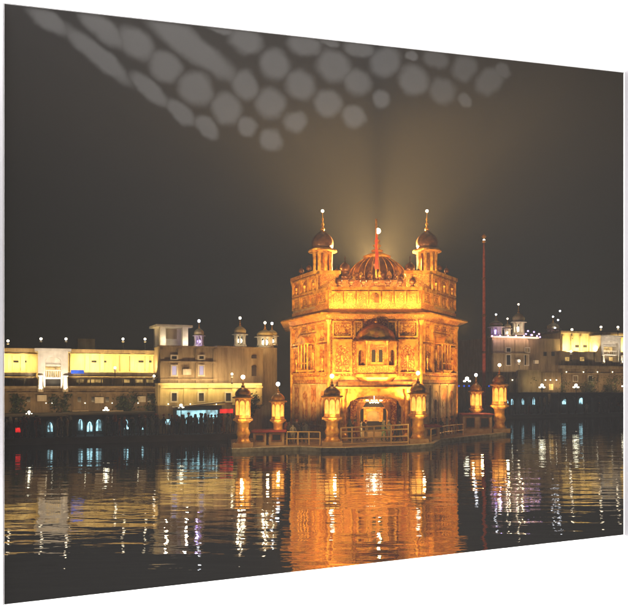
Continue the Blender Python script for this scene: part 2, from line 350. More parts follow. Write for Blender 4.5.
# white gate tower of the left building
gt = B(); (a, z1), (b, _) = LF.at(38, 351, -.8), LF.at(68, 351, -.8); z0 = LF.at(50, 388, -.8)[1]; zs = LF.at(50, 362, -.8)[1]; za = LF.at(50, 356.5, -.8)[1]
def gate(fac, par, x0, x1, top, bot, y, spr, apex):
    (a, z1), (b, _) = fac.at(x0, top, y), fac.at(x1, top, y); z0 = fac.at((x0 + x1) / 2, bot, y)[1]
    zs = fac.at((x0 + x1) / 2, spr, y)[1]; za = fac.at((x0 + x1) / 2, apex, y)[1]; c = (a + b) / 2; w = (b - a) / 2 - .55
    MB().archwall(a, b, z0, z1, c, w, zs, za, y, y + 2.4).build('arch', 'trim', par)
    MB().box(a - .25, b + .25, y - .25, y + 2.6, z1, z1 + .22).build('cornice', 'trim', par)
    zm = z0 + (zs - z0) * .42
    MB().box(c - w + .003, c + w - .003, y + .5, y + .6, zs - .15, za + .1).build('tympanum', 'trim', par)
    MB().box(c - w + .003, c + w - .003, y + .4, y + .7, zs - .35, zs - .16).build('beam', 'trim', par)
    MB().box(c - w + .003, c + w - .003, y + 1.2, y + 1.3, zm, zs - .4).build('pane', 'warmwin', par)
    MB().box(c - w + .003, c + w - .003, y + .2, y + 1.1, zm - .15, zm).build('floor_slab', 'trim', par)
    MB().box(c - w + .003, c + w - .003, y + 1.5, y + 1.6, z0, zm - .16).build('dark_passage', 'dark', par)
    mb = MB()
    for k in range(7): mb.bar((c - w + (k + .5) * 2 * w / 7, y + .35, zm), (c - w + (k + .5) * 2 * w / 7, y + .35, zm + .5), .035)
    mb.box(c - w + .003, c + w - .003, y + .3, y + .4, zm + .5, zm + .6); mb.build('balustrade', 'trim', par)
    lamp('gate_light', 'SPOT', fac.world(c, y - 4, z0 - .2), 1500, (1, .86, .68), fac.world(c, y, (z0 + z1) / 2 + .6), spot_size=R(58), spot_blend=.6, shadow_soft_size=.1)
    for s in (a + .2, b - .2):
        MB().lathe([(.22, z0 - .3), (.22, z0), (.16, z0 + .1), (.16, z0 + .9), (.26, z0 + 1)], 10, s, y - .3).build('pilaster', 'trim', par)
        lamp('gate_light', 'SPOT', fac.world(s, y - 1.0, z0 - .1), 160, (1, .88, .62), fac.world(s, y, z0 + 2.0), spot_size=R(120), shadow_soft_size=.1)
gate(LF, lb, 38, 68, 351, 388, -.9, 362, 357)
LF.box(B(), 71, 84, .2, .3, 370, 373.6).build('blue_sign', 'bluelight', lb)
for x0, x1, pw, nn in ((-20, 36, 240, 3), (70, 117, 320, 3), (133, 158, 210, 2)):
    strip(LF, x0, x1, 371, -.7, pw, YEL, 1, .3, .25, .9, nn)
strip(LF, -20, 158, 390, 3.2, 260, (1, .66, .3), 1, .3, -1.2, .6)

def pilasters(fac, par, x0, x1, step, top, bot, y, m, w=.16, name='pilaster'):
    px = x0
    while px < x1:
        (a, z1), (_, z0) = fac.at(px, top, y), fac.at(px, bot, y); MB().box(a - w, a + w, y - .1, y + .05, z0, z1).build(name, m, par); px += step
def ledge(fac, par, x0, x1, row, y, m='tan', h=.14, d=.22):
    (a, z), (b, _) = fac.at(x0, row, y), fac.at(x1, row, y); MB().box(a, b, y - d, y + .02, z, z + h).build('string_course', m, par)
def bulbs(fac, par, cols, row, y, m='bulbgreen', r=.05):
    for px in cols:
        x, z = fac.at(px, row, y); MB().ball((x, y - .1, z), r, 6, 4).build('wall_lamp', m, par)
def ac_units(fac, par, spots, y):
    for px, row in spots:
        x, z = fac.at(px, row, y); MB().box(x - .35, x + .35, y - .4, y - .01, z - .25, z + .25).build('air_conditioner', 'trim', par)
pilasters(LF, lb, 10, 36, 13, 353, 371, 2.12, 'cream'); pilasters(LF, lb, 72, 158, 15, 353, 371, 2.12, 'cream')
ledge(LF, lb, -20, 36, 355, 2.2, 'cream'); ledge(LF, lb, 70, 158, 355, 2.2, 'cream'); ledge(LF, lb, -20, 158, 394, 0, 'brown')
pilasters(LF, lb, 5, 158, 14, 389, 412, 0, 'brown', .2)
bulbs(LF, lb, (46, 52, 60, 85, 112, 138), 403, 0, 'bulbgreen', .035); bulbs(LF, lb, (88, 97, 104, 131, 144), 377.5, .5, 'bulbgreen', .04)
ac_units(LF, lb, ((42, 398), (99, 400), (141, 399)), 0)
for x0, x1 in ((72, 88), (104, 122)): 
    (a, z1), (b, _) = LF.at(x0, 411, 0), LF.at(x1, 411, 0); MB().slab([(a, z1), (b, z1), (b, z1 + .08), (a, z1 + .08)], -1.2, -.01).build('awning', 'tan', lb)
# ---- middle block with a roof pavilion
MF = Fac(160, 60, 262, 64)
mbk = thing('corner_block', 'tall plain tan block with small windows and white roof pavilion, left of the temple', 'building', MF.o, MF.rz)
MF.box(B(), 160, 215, 0, 10, 347, 383).build('wall', 'tan', mbk)
a = MF.at(215, 347, 0); b = MF.at(263, 347, 1.5)
B().prism([(a[0] + .01, 0), (b[0], 1.5), (b[0], 10), (a[0] + .01, 10)], MF.at(215, 383, 0)[1], a[1]).build('side_wall', 'tan', mbk)
MF.box(B(), 158, 262, -.9, 9, 383.2, 405).build('lower_wall', 'cream', mbk)
MF.box(B(), 158, 262, -.93, 9, 405.01, None).build('base_wall', 'brown', mbk)
MF.box(B(), 159, 216, -.3, .5, 345.8, 347).build('cornice', 'tan', mbk)
B().prism([(a[0] + .1, -.3), (b[0] + .2, 1.2), (b[0] + .2, 2.2), (a[0] + .1, .5)], a[1], a[1] + .11).build('cornice', 'tan', mbk)
MF.box(B(), 258, 277, 2.2, 9, 347.5, None).build('rear_wing', 'brown', mbk)
windows(MF, mbk, (174, 201), 356, 359, 5, -.01, 'win')
windows(MF, mbk, (174, 201), 366, 375, 4.5, -.01, 'bluewin')
windows(MF, mbk, (228, 254), 355.5, 358.5, 5, 1.0, 'win', False)
windows(MF, mbk, (228, 254), 366, 376, 4.5, 1.0, 'win', False)
windows(MF, mbk, (174, 201, 228), 393, 401, 5, -.92, 'win')
ledge(MF, mbk, 160, 215, 362.5, 0); ledge(MF, mbk, 160, 215, 380, 0); pilasters(MF, mbk, 162, 216, 17.6, 349, 383, 0, 'tan', .18); pilasters(MF, mbk, 162, 260, 24, 385, 405, -.9, 'cream', .2)
ac_units(MF, mbk, ((186, 372), (212, 396)), 0); bulbs(MF, mbk, (168, 190, 216), 404, -.95, 'bulbgreen', .04); ledge(MF, mbk, 160, 262, 388, -.9, 'cream')
# roof pavilion
(a, z0), (b, _) = MF.at(160, 346, 1), MF.at(188, 346, 1); z1 = MF.at(170, 327, 1)[1]
f = MB().box(a - .35, b + .35, .7, 3.8, z1, z1 + .2).build('roof_pavilion', 'trim', mbk)
for q in (a + .25, b - .25):
    for yy in (1.2, 3.2): MB().box(q - .25, q + .25, yy - .25, yy + .25, z0, z1 - .002).build('column', 'trim', f)
MB().box(a + .5, b - .5, 2.6, 2.8, z0, z0 + .75).build('parapet', 'trim', f)
MB().box(a + .5, b - .5, 3.0, 3.1, z0 + .75, z1).build('back_wall', 'tan', f)
lamp('pavilion_light', 'POINT', MF.world((a + b) / 2 - .9, .2, z0 + .4), 60, (1, .86, .6), shadow_soft_size=.1)
lamp('pavilion_light', 'POINT', MF.world((a + b) / 2 + .9, .2, z0 + .4), 60, (1, .86, .6), shadow_soft_size=.1)
strip(MF, 160, 262, 383, 1.4, 200, (1, .68, .34), 1, .3, .15, 1.4)
strip(MF, 160, 256, 384, 1.7, 130, YEL, -1, .3, -.1, 1.2)

# ---- right bank buildings
rb = thing('brown_block', 'plain brown block with pink and violet lights along its roof edge, right bank', 'building', RF.o, RF.rz)
RF.box(B(), 492, 528, 0, 10, 338, 372).build('wall', 'tan', rb)
RF.box(B(), 528.1, 560, .6, 10, 338.5, 372).build('side_wall', 'brown', rb)
RF.box(B(), 492, 561, -1.5, 10, 372.1, None).build('lower_wall', 'brown', rb)
RF.box(B(), 491, 539, -.4, .6, 336.2, 337.9).build('cornice', 'trim', rb)
RF.box(B(), 518, 541, -2.0, -1.51, 370, None).build('terrace_wall', 'tan', rb)
windows(RF, rb, (508, 527), 348, 352, 4, -.01)
windows(RF, rb, (508, 526), 355, 365, 4, -.01)
pilasters(RF, rb, 494, 528, 11, 340, 372, 0, 'tan', .22); ledge(RF, rb, 492, 528, 354, 0, 'tan', .2); ledge(RF, rb, 492, 516, 378, -1.5, 'brown', .2); pilasters(RF, rb, 494, 516, 8, 374, 394, -1.5, 'brown', .25)
ac_units(RF, rb, ((517, 361), (535, 362)), 0); bulbs(RF, rb, (545, 550, 556, 512), 380, -1.6, 'bulbgreen', .07); windows(RF, rb, (545, 553), 352, 356, 3, .59, 'win', False); windows(RF, rb, (500, 551), 384, 390, 4, -1.51, 'warmwin', False)
strip(RF, 492, 538, 338, .9, 170, (1, .62, .5), 1, .3, -.05, .4)
strip(RF, 492, 552, 371, 2.0, 170, (1, .7, .4), 1, .3, .2, 2)
strip(RF, 518, 541, 385, 4, 60, YEL, 1, .3, 0, 1)
ry = thing('yellow_terrace_building', 'low building with bright yellow floodlit upper wall at the right edge', 'building', RF.o, RF.rz)
RF.box(B(), 561.2, 660, 0, 10, 352, None).build('lower_wall', 'brown', ry)
RF.box(B(), 561.2, 660, 1, 10, 334.5, 351.9).build('upper_wall', 'cream', ry)
RF.box(B(), 561, 660, .7, 10.2, 332.6, 334.4).build('roof', 'brown', ry)
RF.box(B(), 561, 660, -.6, -.003, 366, 369).build('ledge', 'tan', ry)
windows(RF, ry, (577, 585), 345, 347.5, 3.5, .99, 'win', False)
windows(RF, ry, (575, 590, 630), 376, 381, 4, -.01)
pilasters(RF, ry, 563, 600, 9, 336, 351, .9, 'cream', .2); pilasters(RF, ry, 563, 640, 12, 369, 394, 0, 'brown', .25); ledge(RF, ry, 562, 640, 374, 0, 'tan', .2); bulbs(RF, ry, (583, 597, 612, 566), 372, -.05, 'bulbgreen', .07)
windows(RF, ry, (567, 582, 597, 611), 357, 361, 4, -.01, 'warmwin', False)
gate(RF, ry, 601, 621, 336.5, 362, -1.2, 344, 341)
strip(RF, 563, 600, 351.5, .3, 750, YEL, 1, .3, .15, 1.8, 3)
strip(RF, 622, 655, 351.5, .3, 620, YEL, 1, .3, .15, 1.8, 2)
strip(RF, 541, 640, 371, 2.5, 260, (1, .66, .3), 1, .3, -2, .3)

# low arcades at the water with lit openings
def arcade(fac, x0, x1, top, y0, name, label, lit, n, glow='arcglow'):
    t = thing(name, label, 'arcade', fac.o, fac.rz)
    (a, z1), (b, _) = fac.at(x0, top, y0), fac.at(x1, top, y0); w = (b - a) / n; mb = MB()
    for k in range(n):
        mb.archwall(a + k * w, a + (k + 1) * w, .5, z1, a + (k + .5) * w, w * .42, .5 + (z1 - .5) * .6, z1 - .35, y0, y0 + .4)
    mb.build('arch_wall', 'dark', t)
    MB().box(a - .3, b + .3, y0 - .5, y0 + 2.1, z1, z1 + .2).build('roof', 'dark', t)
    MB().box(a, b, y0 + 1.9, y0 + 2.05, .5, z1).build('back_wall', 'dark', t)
    for k in lit:
        f0 = random.uniform(.16, .3); f1 = random.uniform(.7, .84); hz_ = .5 + (z1 - .5) * random.uniform(.62, .9); xa, xb = a + (k + f0) * w, a + (k + f1) * w; cc = (xa + xb) / 2
        zb_ = .5 + (random.uniform(.25, .45) if fac is LB else 1.3)
        MB().slab([(xa, zb_), (xb, zb_), (xb, hz_ - .35), (cc + (xb - xa) * .3, hz_ - .1), (cc, hz_), (cc - (xb - xa) * .3, hz_ - .1), (xa, hz_ - .35)], y0 + 1.5, y0 + 1.8).build('lit_doorway', glow, t)
        MB().box(cc - .04, cc + .03, y0 + 1.4, y0 + 1.48, zb_, hz_ - .1).build('door_mullion', 'dark', t)
    return t
arcade(LB, -25, 64, 417, 1.1, 'bank_arcade', 'dark low arcade with one blue lit doorway under the white gate tower', (7,), 9)
arcade(LB, 66, 150, 415, 1.1, 'bank_arcade', 'dark low arcade with a cluster of pale blue lit doorways', (1, 2, 3, 6, 8), 9)
arcade(RB, 505, 548, 394, 1.3, 'bank_arcade', 'dark arcade with white lit doorways below the brown block', (1, 2, 4, 6), 8)
arcade(RB, 560, 650, 394, 1.3, 'bank_arcade', 'dark arcade with two blue lit doorways below the yellow building', (1, 3), 11)
# shop
sp = thing('lit_shop', 'pale blue lit shop front behind the crowd on the left bank', 'shop', LB.o, LB.rz)
(a, z1), (b, z0) = LB.at(178, 412, 1.4), LB.at(219, 428, 1.4)
MB().box(a - .3, b + .4, 2.2, 4, .5, z1 + .5).build('wall', 'dark', sp)
for k in range(4):
    w = (b - a) / 4; MB().box(a + k * w + .06, a + (k + 1) * w - .06, 2.1, 2.19, 1.3, z1 - .55 - .06 * (k % 2)).build('display_window', 'shop', sp)
MB().box(a, b, 2.0, 2.19, z1 - .5, z1 + .1).build('sign_band', 'shop', sp)
MB().slab([(a - .4, z1 + .35), (b + .4, z1 + .75), (b + .4, z1 + .85), (a - .4, z1 + .45)], .6, 2.19).build('awning', 'trim', sp)
(a, z1), (b, z0) = LB.at(220, 409, 1), LB.at(233, 413, 1)
rs = thing('red_sign', 'long red lit sign board beside the pale blue shop', 'sign', LB.o, LB.rz)
MB().box(a, b, 1, 1.1, z0, z1).build('sign_board', 'redlight', rs); MB().bar((a + .1, 1.05, .5), (a + .1, 1.05, z0), .05).bar((b - .1, 1.05, .5), (b - .1, 1.05, z0), .05).build('frame', 'iron', rs)
def lightbox(fac, px, py, y, m, name, label, sz=.25):
    x, z = fac.at(px, py, y); t = thing(name, label, 'lamp', fac.world(x, y, .5), fac.rz)
    MB().bar((0, 0, 0), (0, 0, z - .5 - sz), .04).build('post', 'iron', t); MB().box(-sz, sz, -.08, .08, z - .5 - sz, z - .5 + sz).build('lamp', m, t)
lightbox(LB, 18, 430, .5, 'redlight', 'red_lamp', 'red lamp on a short post at the left water edge', .17)
lightbox(LB, 228, 452, -3.0, 'redlight', 'red_lamp', 'red marker lamp beside the tip of the temple platform', .2)
lightbox(LB, 168, 422, .7, 'arcglow', 'small_screen', 'small pale lit screen left of the blue shop', .22)

# ---- lamps on roofs and along the banks
def post_lamp(label, group, m='bulb', h=.9, r=.115):
    t = thing('roof_lamp', label, 'lamp', group=group)
    MB().lathe([(.1, 0), (.1, .08), (.035, .12), (.03, h)], 8).build('post', 'iron', t)
    MB().lathe([(.06, h * .7), (.14, h * .78), (.05, h * .86)], 8).build('bracket', 'trim', t)
    MB().ball((0, 0, h + r * .6), r, 10).build('globe', m, t, True); 
    return t
def place(proto, first, fac, px, py, y, label, group, s=1):
    x, z = fac.at(px, py, y); w = fac.world(x, y, z)
    if first: proto.location = w; proto['label'] = label; proto.scale = (s,) * 3; return proto
    return dup(proto, w, fac.rz, label, group, s)
g = 'globe lamps on the roof edges'
pl = post_lamp('', g)
rows = [(LF, 8, 351.5, 1.9, 'globe lamp at the far left end of the roof'), (LF, 41, 349.6, -.3, 'globe lamp on the left corner of the left white gate'),
        (LF, 66, 349.6, -.3, 'globe lamp on the right corner of the left white gate'), (LF, 123, 349, 1.9, 'globe lamp alone on the roof between gate and block'),
        (LF, 145, 349, 1.9, 'globe lamp on the roof next to the tan block'), (LF, 115, 378, .4, 'globe lamp on the balcony below the bright wall'),
        (MF, 154, 386.5, -1.4, 'lamp at the lower left corner of the tan block'), (MF, 232, 384, -1.3, 'lamp on the ledge of the tan block by the pillar')]
for i, (fc, px, py, y, lab) in enumerate(rows): place(pl, i == 0, fc, px, py, y, lab, g, .9)
rows = [(RF, 572, 339, .9, 'lamp on the left end of the yellow right roof'), (RF, 601, 336.5, -.8, 'lamp over the left corner of the right white gate'),
        (RF, 618, 336.5, -.8, 'lamp over the right corner of the right white gate'), (RF, 571, 361, -1, 'lamp on the ledge under the bright yellow right wall'), (RF, 519, 371, -1.8, 'lamp at the left end of the small right terrace')]
for fc, px, py, y, lab in rows: place(pl, False, fc, px, py, y, lab, g, 1.5)
# tall lamp posts at the water
def street_lamp(h):
    t = thing('street_lamp', '', 'street lamp')
    MB().lathe([(.16, 0), (.14, .3), (.05, .4), (.04, h - .3)], 8).build('post', 'iron', t)
    for k in range(4):
        a = k * math.pi / 2 + .4; c, s = math.cos(a) * .26, math.sin(a) * .26
        MB().bar((0, 0, h - .6), (c, s, h - .36), .02).build('arm', 'iron', t); MB().ball((c, s, h - .3), .06, 8).build('side_globe', 'bulbgreen', t, True)
    MB().ball((0, 0, h - .12), .14, 10).build('globe', 'bulbgreen', t, True)
    return t
sl = street_lamp(2.8); g = 'street lamps along the banks'
for i, (fc, px, py, y, lab) in enumerate(((LB, 29, 411, .8, 'four armed street lamp on the bank nearest the left edge'), (LB, 106, 407, .8, 'four armed street lamp on the left bank by the blue doorways'),
        (LB, 181, 404, .8, 'four armed street lamp in front of the tan block by the shop'), (RB, 576, 384, 1.2, 'bright four armed street lamp on the right bank under the yellow wall'),
        (RB, 625, 383, 1.2, 'four armed street lamp at the extreme right edge'), (RB, 467, 377, 1.5, 'street lamp between the temple and the red flagpole'), (RB, 542, 384, 1.2, 'dim street lamp below the brown block'))):
    x, z = fc.at(px, py, y); w = fc.world(x, y, .5); s = (z - .5) / 2.8
    if i == 0: sl.location = w; sl.scale = (s,) * 3; sl['label'] = lab; sl['group'] = g
    else: dup(sl, w, fc.rz, lab, g, s)

# ------------------------------------------------------------------ kiosks (domed turrets)
def kiosk_parts(par, w, h, mcol, mdome, bulb=None, ncol=8, solid=False):
    """domed open kiosk of half width w and total height h on par's origin; parts are children of par"""
    z1, z2, z3, z4 = h * .08, h * .40, h * .46, h * .72
    MB().lathe([(w * 1.15, 0), (w * 1.15, z1 * .6), (w, z1)], 8, rot=.5).build('base', mcol, par)
    for k in range(ncol):
        a = 2 * math.pi * (k + .5) / ncol
        MB().lathe([(w * .2, z1), (w * .15, z1 + .15 * h), (w * .2, z2)], 8, w * .85 * math.cos(a), w * .85 * math.sin(a)).build('column', mcol, par)
    if solid: MB().lathe([(w * .55, z1), (w * .55, z2)], 12).build('shade_core', 'golddark', par)  # darker gilt core, painted to read as shadowed openings between the columns
    mb = MB()
    for k in range(8):
        a0, a1 = 2 * math.pi * (k + .5) / 8, 2 * math.pi * (k + 1.5) / 8
        mx, ln = facemx((w * .9 * math.cos(a0), w * .9 * math.sin(a0)), (w * .9 * math.cos(a1), w * .9 * math.sin(a1)))
        q = MB(mx); q.archwall(0, ln, z2 - h * .09, z2, ln / 2, ln * .4, z2 - h * .085, z2 - h * .02, 0, w * .06, n=8); b0 = len(mb.v); mb.v += q.v; mb.f += [[b0 + i for i in f] for f in q.f]
    mb.build('arches', mcol, par)
    MB().lathe([(w * 1.0, z2), (w * 1.42, z2 + h * .012), (w * 1.38, z2 + h * .03), (w * 1.0, z3)], 16).build('eave', mcol, par)
    prof = [(w * .95 * f, z3 + (z4 - z3) * t) for f, t in ((1, 0), (1.1, .15), (1.13, .3), (1.08, .45), (.92, .62), (.66, .78), (.36, .9), (.14, 1))]
    d = MB().lathe(prof, 24, flute=.05).build('dome', mdome, par, True)
    MB().lathe([(w * .2, z4), (w * .24, z4 + h * .02), (w * .06, z4 + h * .05), (w * .15, z4 + h * .09), (w * .04, z4 + h * .12), (w * .09, z4 + h * .16), (w * .025, z4 + h * .19), (w * .02, h)], 10).build('finial', 'goldplain', par, True)
    if bulb: MB().ball((0, 0, h), max(.13, w * .14), 10).build('lamp', bulb, par, True)

# small lit turrets on far roofs
g = 'small domed turrets on the far roofs'
specs = [(MF, 199, 346, 1.5, .42, 2.3, 'bulbcool', 'violet', 'slim bluish lit turret just right of the white roof pavilion'), (MF, 240, 346, 3, .55, 2.7, 'bulb', None, 'tall turret alone on the middle of the tan block roof'),
         (MF, 265, 347, 3.5, .75, 2.4, 'bulb', None, 'broad brightly lit turret at the right end of the tan block'), (MF, 272, 345, 5, .5, 2.2, 'bulbcool', None, 'small lit turret nearest to the temple on the left'),
         (RF, 496, 336, 1, .9, 3.2, 'bulbcool', 'violet', 'violet lit turret at the left corner of the brown block roof'), (RF, 507.5, 336, 1, .5, 2.6, 'bulb', None, 'small amber turret second on the brown block roof'),
         (RF, 518.5, 335, 1, .85, 4.6, 'bulb', None, 'tallest amber turret in the middle of the brown block roof'), (RF, 553, 338, 4, .9, 3.4, 'bulbcool', 'pink', 'pink lit turret between the two right bank buildings')]
for fc, px, py, y, w, h, bl, glow, lab in specs:
    x, z = fc.at(px, py, y); t = thing('roof_turret', lab, 'turret', fc.world(x, y, z - .05), fc.rz, g)
    kiosk_parts(t, w, h, 'trim' if not glow else 'trim', 'cream', bl)
    col = {'violet': (.5, .35, 1), 'pink': (1, .45, .65), None: (1, .78, .42)}[glow]
    c = fc.world(x, y, z)
    lamp('turret_light', 'POINT', c + Vector((0, -w * 2.6, .3)), 60 * w * w + 12, col, shadow_soft_size=.1)
    MB().ball((0, 0, h * .2), w * .4, 10).build('inner_lamp', {'violet': 'violet', 'pink': 'pink', None: 'bulbgreen'}[glow], t, True)
# string lights
def string_lights(fac, pts, y, m, label):
    t = thing('string_lights', label, 'string lights', fac.o, fac.rz); q = [fac.at(px, py, y) for px, py in pts]; w = MB()
    for a, b in zip(q, q[1:]): w.bar((a[0], y, a[1]), (b[0], y, b[1]), .03)
    w.build('wire', 'iron', t)
    for x, z in q: MB().ball((x, y, z), .13, 8).build('bulb', m, t, True)
string_lights(RF, [(523, 337), (526, 334), (528, 331), (531, 335), (534, 332), (537, 336), (540, 337)], .5, 'violet', 'violet string lights draped at the right end of the brown block roof')
string_lights(RF, [(556, 338), (555, 328), (558, 320), (560, 311)], 3, 'bulbcool', 'cool white string lights climbing a mast above the pink turret')
string_lights(RF, [(492, 336), (500, 336), (508, 336), (516, 336), (524, 336), (532, 335), (539, 334)], -.5, 'pink', 'pink string lights along the roof edge of the brown block')
string_lights(RB, [(459, 386), (464, 386), (469, 386), (474, 386), (479, 386), (484, 386), (489, 386)], 3, 'bluelight', 'row of blue lights low between the temple and the right bank')

# red flagpole
w = P(484, 243, 76); fp = thing('flagpole', 'very tall slim flagpole wrapped in red cloth standing right of the temple', 'flagpole', (w.x, w.y, 0))
hh = w.z
MB().lathe([(.9, 0), (.9, 1.4), (.6, 1.5), (.6, 2.4)], 12).build('plinth', 'stone', fp)
MB().lathe([(.22, 2.4), (.19, hh * .5), (.14, hh * .93), (.09, hh)], 10).build('pole', 'polered', fp, True)
MB().lathe([(.12, hh), (.24, hh + .1), (.05, hh + .4), (.28, hh + .7), (.03, hh + 1)], 10).build('finial', 'goldplain', fp, True)
MB().ball((0, 0, hh + .3), .13).build('lamp', 'bulb', fp, True)
for z in (.4, .6, .8): MB().lathe([(.2, hh * z), (.25, hh * z + .05), (.25, hh * z + .2), (.19, hh * z + .25)], 10).build('band', 'golddark', fp)
lamp('flagpole_light', 'SPOT', (w.x - 1.5, w.y - 5, 2), 900, (1, .5, .28), (w.x, w.y, hh * .62), spot_size=R(50), shadow_soft_size=.2)

# ------------------------------------------------------------------ platform of the temple
DF = 57.5
def W2(px, py): d = EYE * F / (py - H); return ((px - 314) / F * d, d)
front = [W2(231.5, 452.5), W2(300, 450.2), W2(322, 451.6), W2(345, 451.6), W2(405, 449), W2(432, 447), W2(440, 442.5), W2(509, 435)]
back = [((512 - 314) / F * 71, 71), (13.4, 76), (-2.4, 76), (-3.0, 60), ((231 - 314) / F * 56, 56)]
pf = MB().prism(front + back, -1, PZ).build('platform', 'stone'); tag(pf, kind='structure')
kb = MB()
for (a, b) in zip(front, front[1:]):
    a3, b3 = Vector((*a, 0)), Vector((*b, 0)); d = (b3 - a3).normalized(); n = Vector((d.y, -d.x, 0)) * .12
    kb.add([a3 + n, b3 + n, b3 - n * 2, a3 - n * 2] + [v + Vector((0, 0, PZ + .04)) for v in (a3 + n, b3 + n, b3 - n * 2, a3 - n * 2)], [(0, 3, 2, 1), (4, 5, 6, 7), (0, 1, 5, 4), (1, 2, 6, 5), (2, 3, 7, 6), (3, 0, 4, 7)])
tag(kb.build('kerb', 'edge'), kind='structure')

# ------------------------------------------------------------------ the temple
def tx(px, y=0): return (px - 314) / F * (DF + y)
def tz(py, y=0): return EYE + (H - py) / F * (DF + y)
T = thing('golden_temple', 'gilded domed temple glowing amber on its platform in the lake', 'temple', (0, DF, 0))
plan = [(tx(329), 0), (tx(421), 0), (tx(456, 7), 7), (tx(456, 7), 17), (tx(292, 7), 17), (tx(292, 7), 7)]
zb, zm, ze, zp, zt = PZ, 5.05, 10.35, 12.65, 14.4
MB().prism(plan, zb, zm).build('lower_wall', 'marble', T)
MB().prism(offset(plan, .06), zm, zm + .28).build('string_course', 'goldplain', T)
MB().prism(plan, zm + .28, ze).build('upper_wall', 'gold', T)
MB().prism(offset(plan, .12), zb, zb + .55).build('plinth', 'marbleplain', T)
# eave
MB().prism(offset(plan, .1), ze - .35, ze - .002, offset(plan, .35)).build('bracket_band', 'goldfine', T)
MB().prism(offset(plan, 1.05), ze, ze + .12, offset(plan, 1.0)).build('eave', 'goldplain', T)
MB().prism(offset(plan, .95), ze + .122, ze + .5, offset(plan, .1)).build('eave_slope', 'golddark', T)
# parapet tiers: three front sides tall at the flanks, lower in the middle
fl, fr, cr, br, bl, cl = plan
def lerp(a, b, t): return (a[0] + (b[0] - a[0]) * t, a[1] + (b[1] - a[1]) * t)
midplan = [fl, fr, lerp(fr, cr, .35), lerp(fl, cl, .35)]
MB().prism(plan, ze + .5, ze + .8).build('parapet_base', 'goldfine', T)
MB().prism(midplan, ze + .8, zp - .25).build('front_parapet', 'goldfine', T)
MB().prism(offset(midplan, .14), zp - .25, zp).build('parapet_coping', 'goldplain', T)
MB().prism(offset(plan, -.1), ze + .81, ze + 1.1).build('roof', 'marbleplain', T)
def wallstrip(pts, z0, z1, th, name, m, out=0):
    mb = MB()
    o = offset(pts, -th); p = offset(pts, out) if out else pts
    n = len(pts)
    for i in range(n):
        q = [p[i], p[(i + 1) % n], o[(i + 1) % n], o[i]]; mb.prism(q, z0, z1)
    return mb.build(name, m, T)
for nm, pts in (('a', [lerp(fl, cl, .36), (fl[0] + .9, 2.52), (cl[0] + 1.6, 16.9), bl, cl]), ('b', [(fr[0] - .9, 2.52), lerp(fr, cr, .36), cr, br, (cr[0] - 2.2, 16.9)])):
    MB().prism(pts, ze + 1.1, zt - .28).build('roof_parapet', 'goldfine', T)
    MB().prism(offset(pts, .15), zt - .28, zt).build('roof_coping', 'goldplain', T)
MB().box(cl[0] + 1.7, cr[0] - 2.3, 7.5, 16.8, ze + 1.1, zt - .05).build('dome_terrace', 'goldfine', T)
def on_face(a, b, fn, name, m, par=T):
    mx, ln = facemx(a, b); mb = MB(mx); fn(mb, ln); return mb.build(name, m, par)
# arched relief panels, one mesh per panel
def relief(a, b, x0, x1, z0, z1, m1='goldplain', m2='gold', arch=True, d=.16):
    def f(mb, ln):
        mb.frame(x0, x1, z0, z1, -d * 1.4, 0, .13)
        if arch:
            h = z1 - z0; c = (x0 + x1) / 2; w = (x1 - x0) / 2 - .24
            mb.archwall(x0 + .1, x1 - .1, z0 + .1, z1 - .1, c, w, z0 + h * .6, z0 + h * .84, -d * .55, 0, 5)
            mb.lathe([(.06, z0 + .15), (.09, z0 + .4), (.05, z0 + .5), (.05, z0 + h * .35), (.13, z0 + h * .45), (.16, z0 + h * .52), (.03, z0 + h * .62)], 8, c, -.06)
        else:
            mb.frame(x0 + .22, x1 - .22, z0 + .22, z1 - .22, -d * .6, 0, .06)
            c, zc_ = (x0 + x1) / 2, (z0 + z1) / 2; r = min(x1 - x0, z1 - z0) * .22
            mb.slab([(c + r * math.cos(k * math.pi / 6) * (1 if k % 2 else .6), zc_ + r * math.sin(k * math.pi / 6) * (1 if k % 2 else .6)) for k in range(12)], -d * .5, 0)
    return on_face(a, b, f, 'relief_panel', m1)
W_f = fr[0] - fl[0]
# front upper storey
for x0, x1 in ((.28, 1.9), (W_f - 1.9, W_f - .28)):
    relief(fl, fr, x0, x1, 5.55, 8.35); relief(fl, fr, x0, x1, 8.5, 9.85, arch=False)
for x0 in (2.05, W_f - 2.75): relief(fl, fr, x0, x0 + .7, 8.5, 9.85, arch=False)
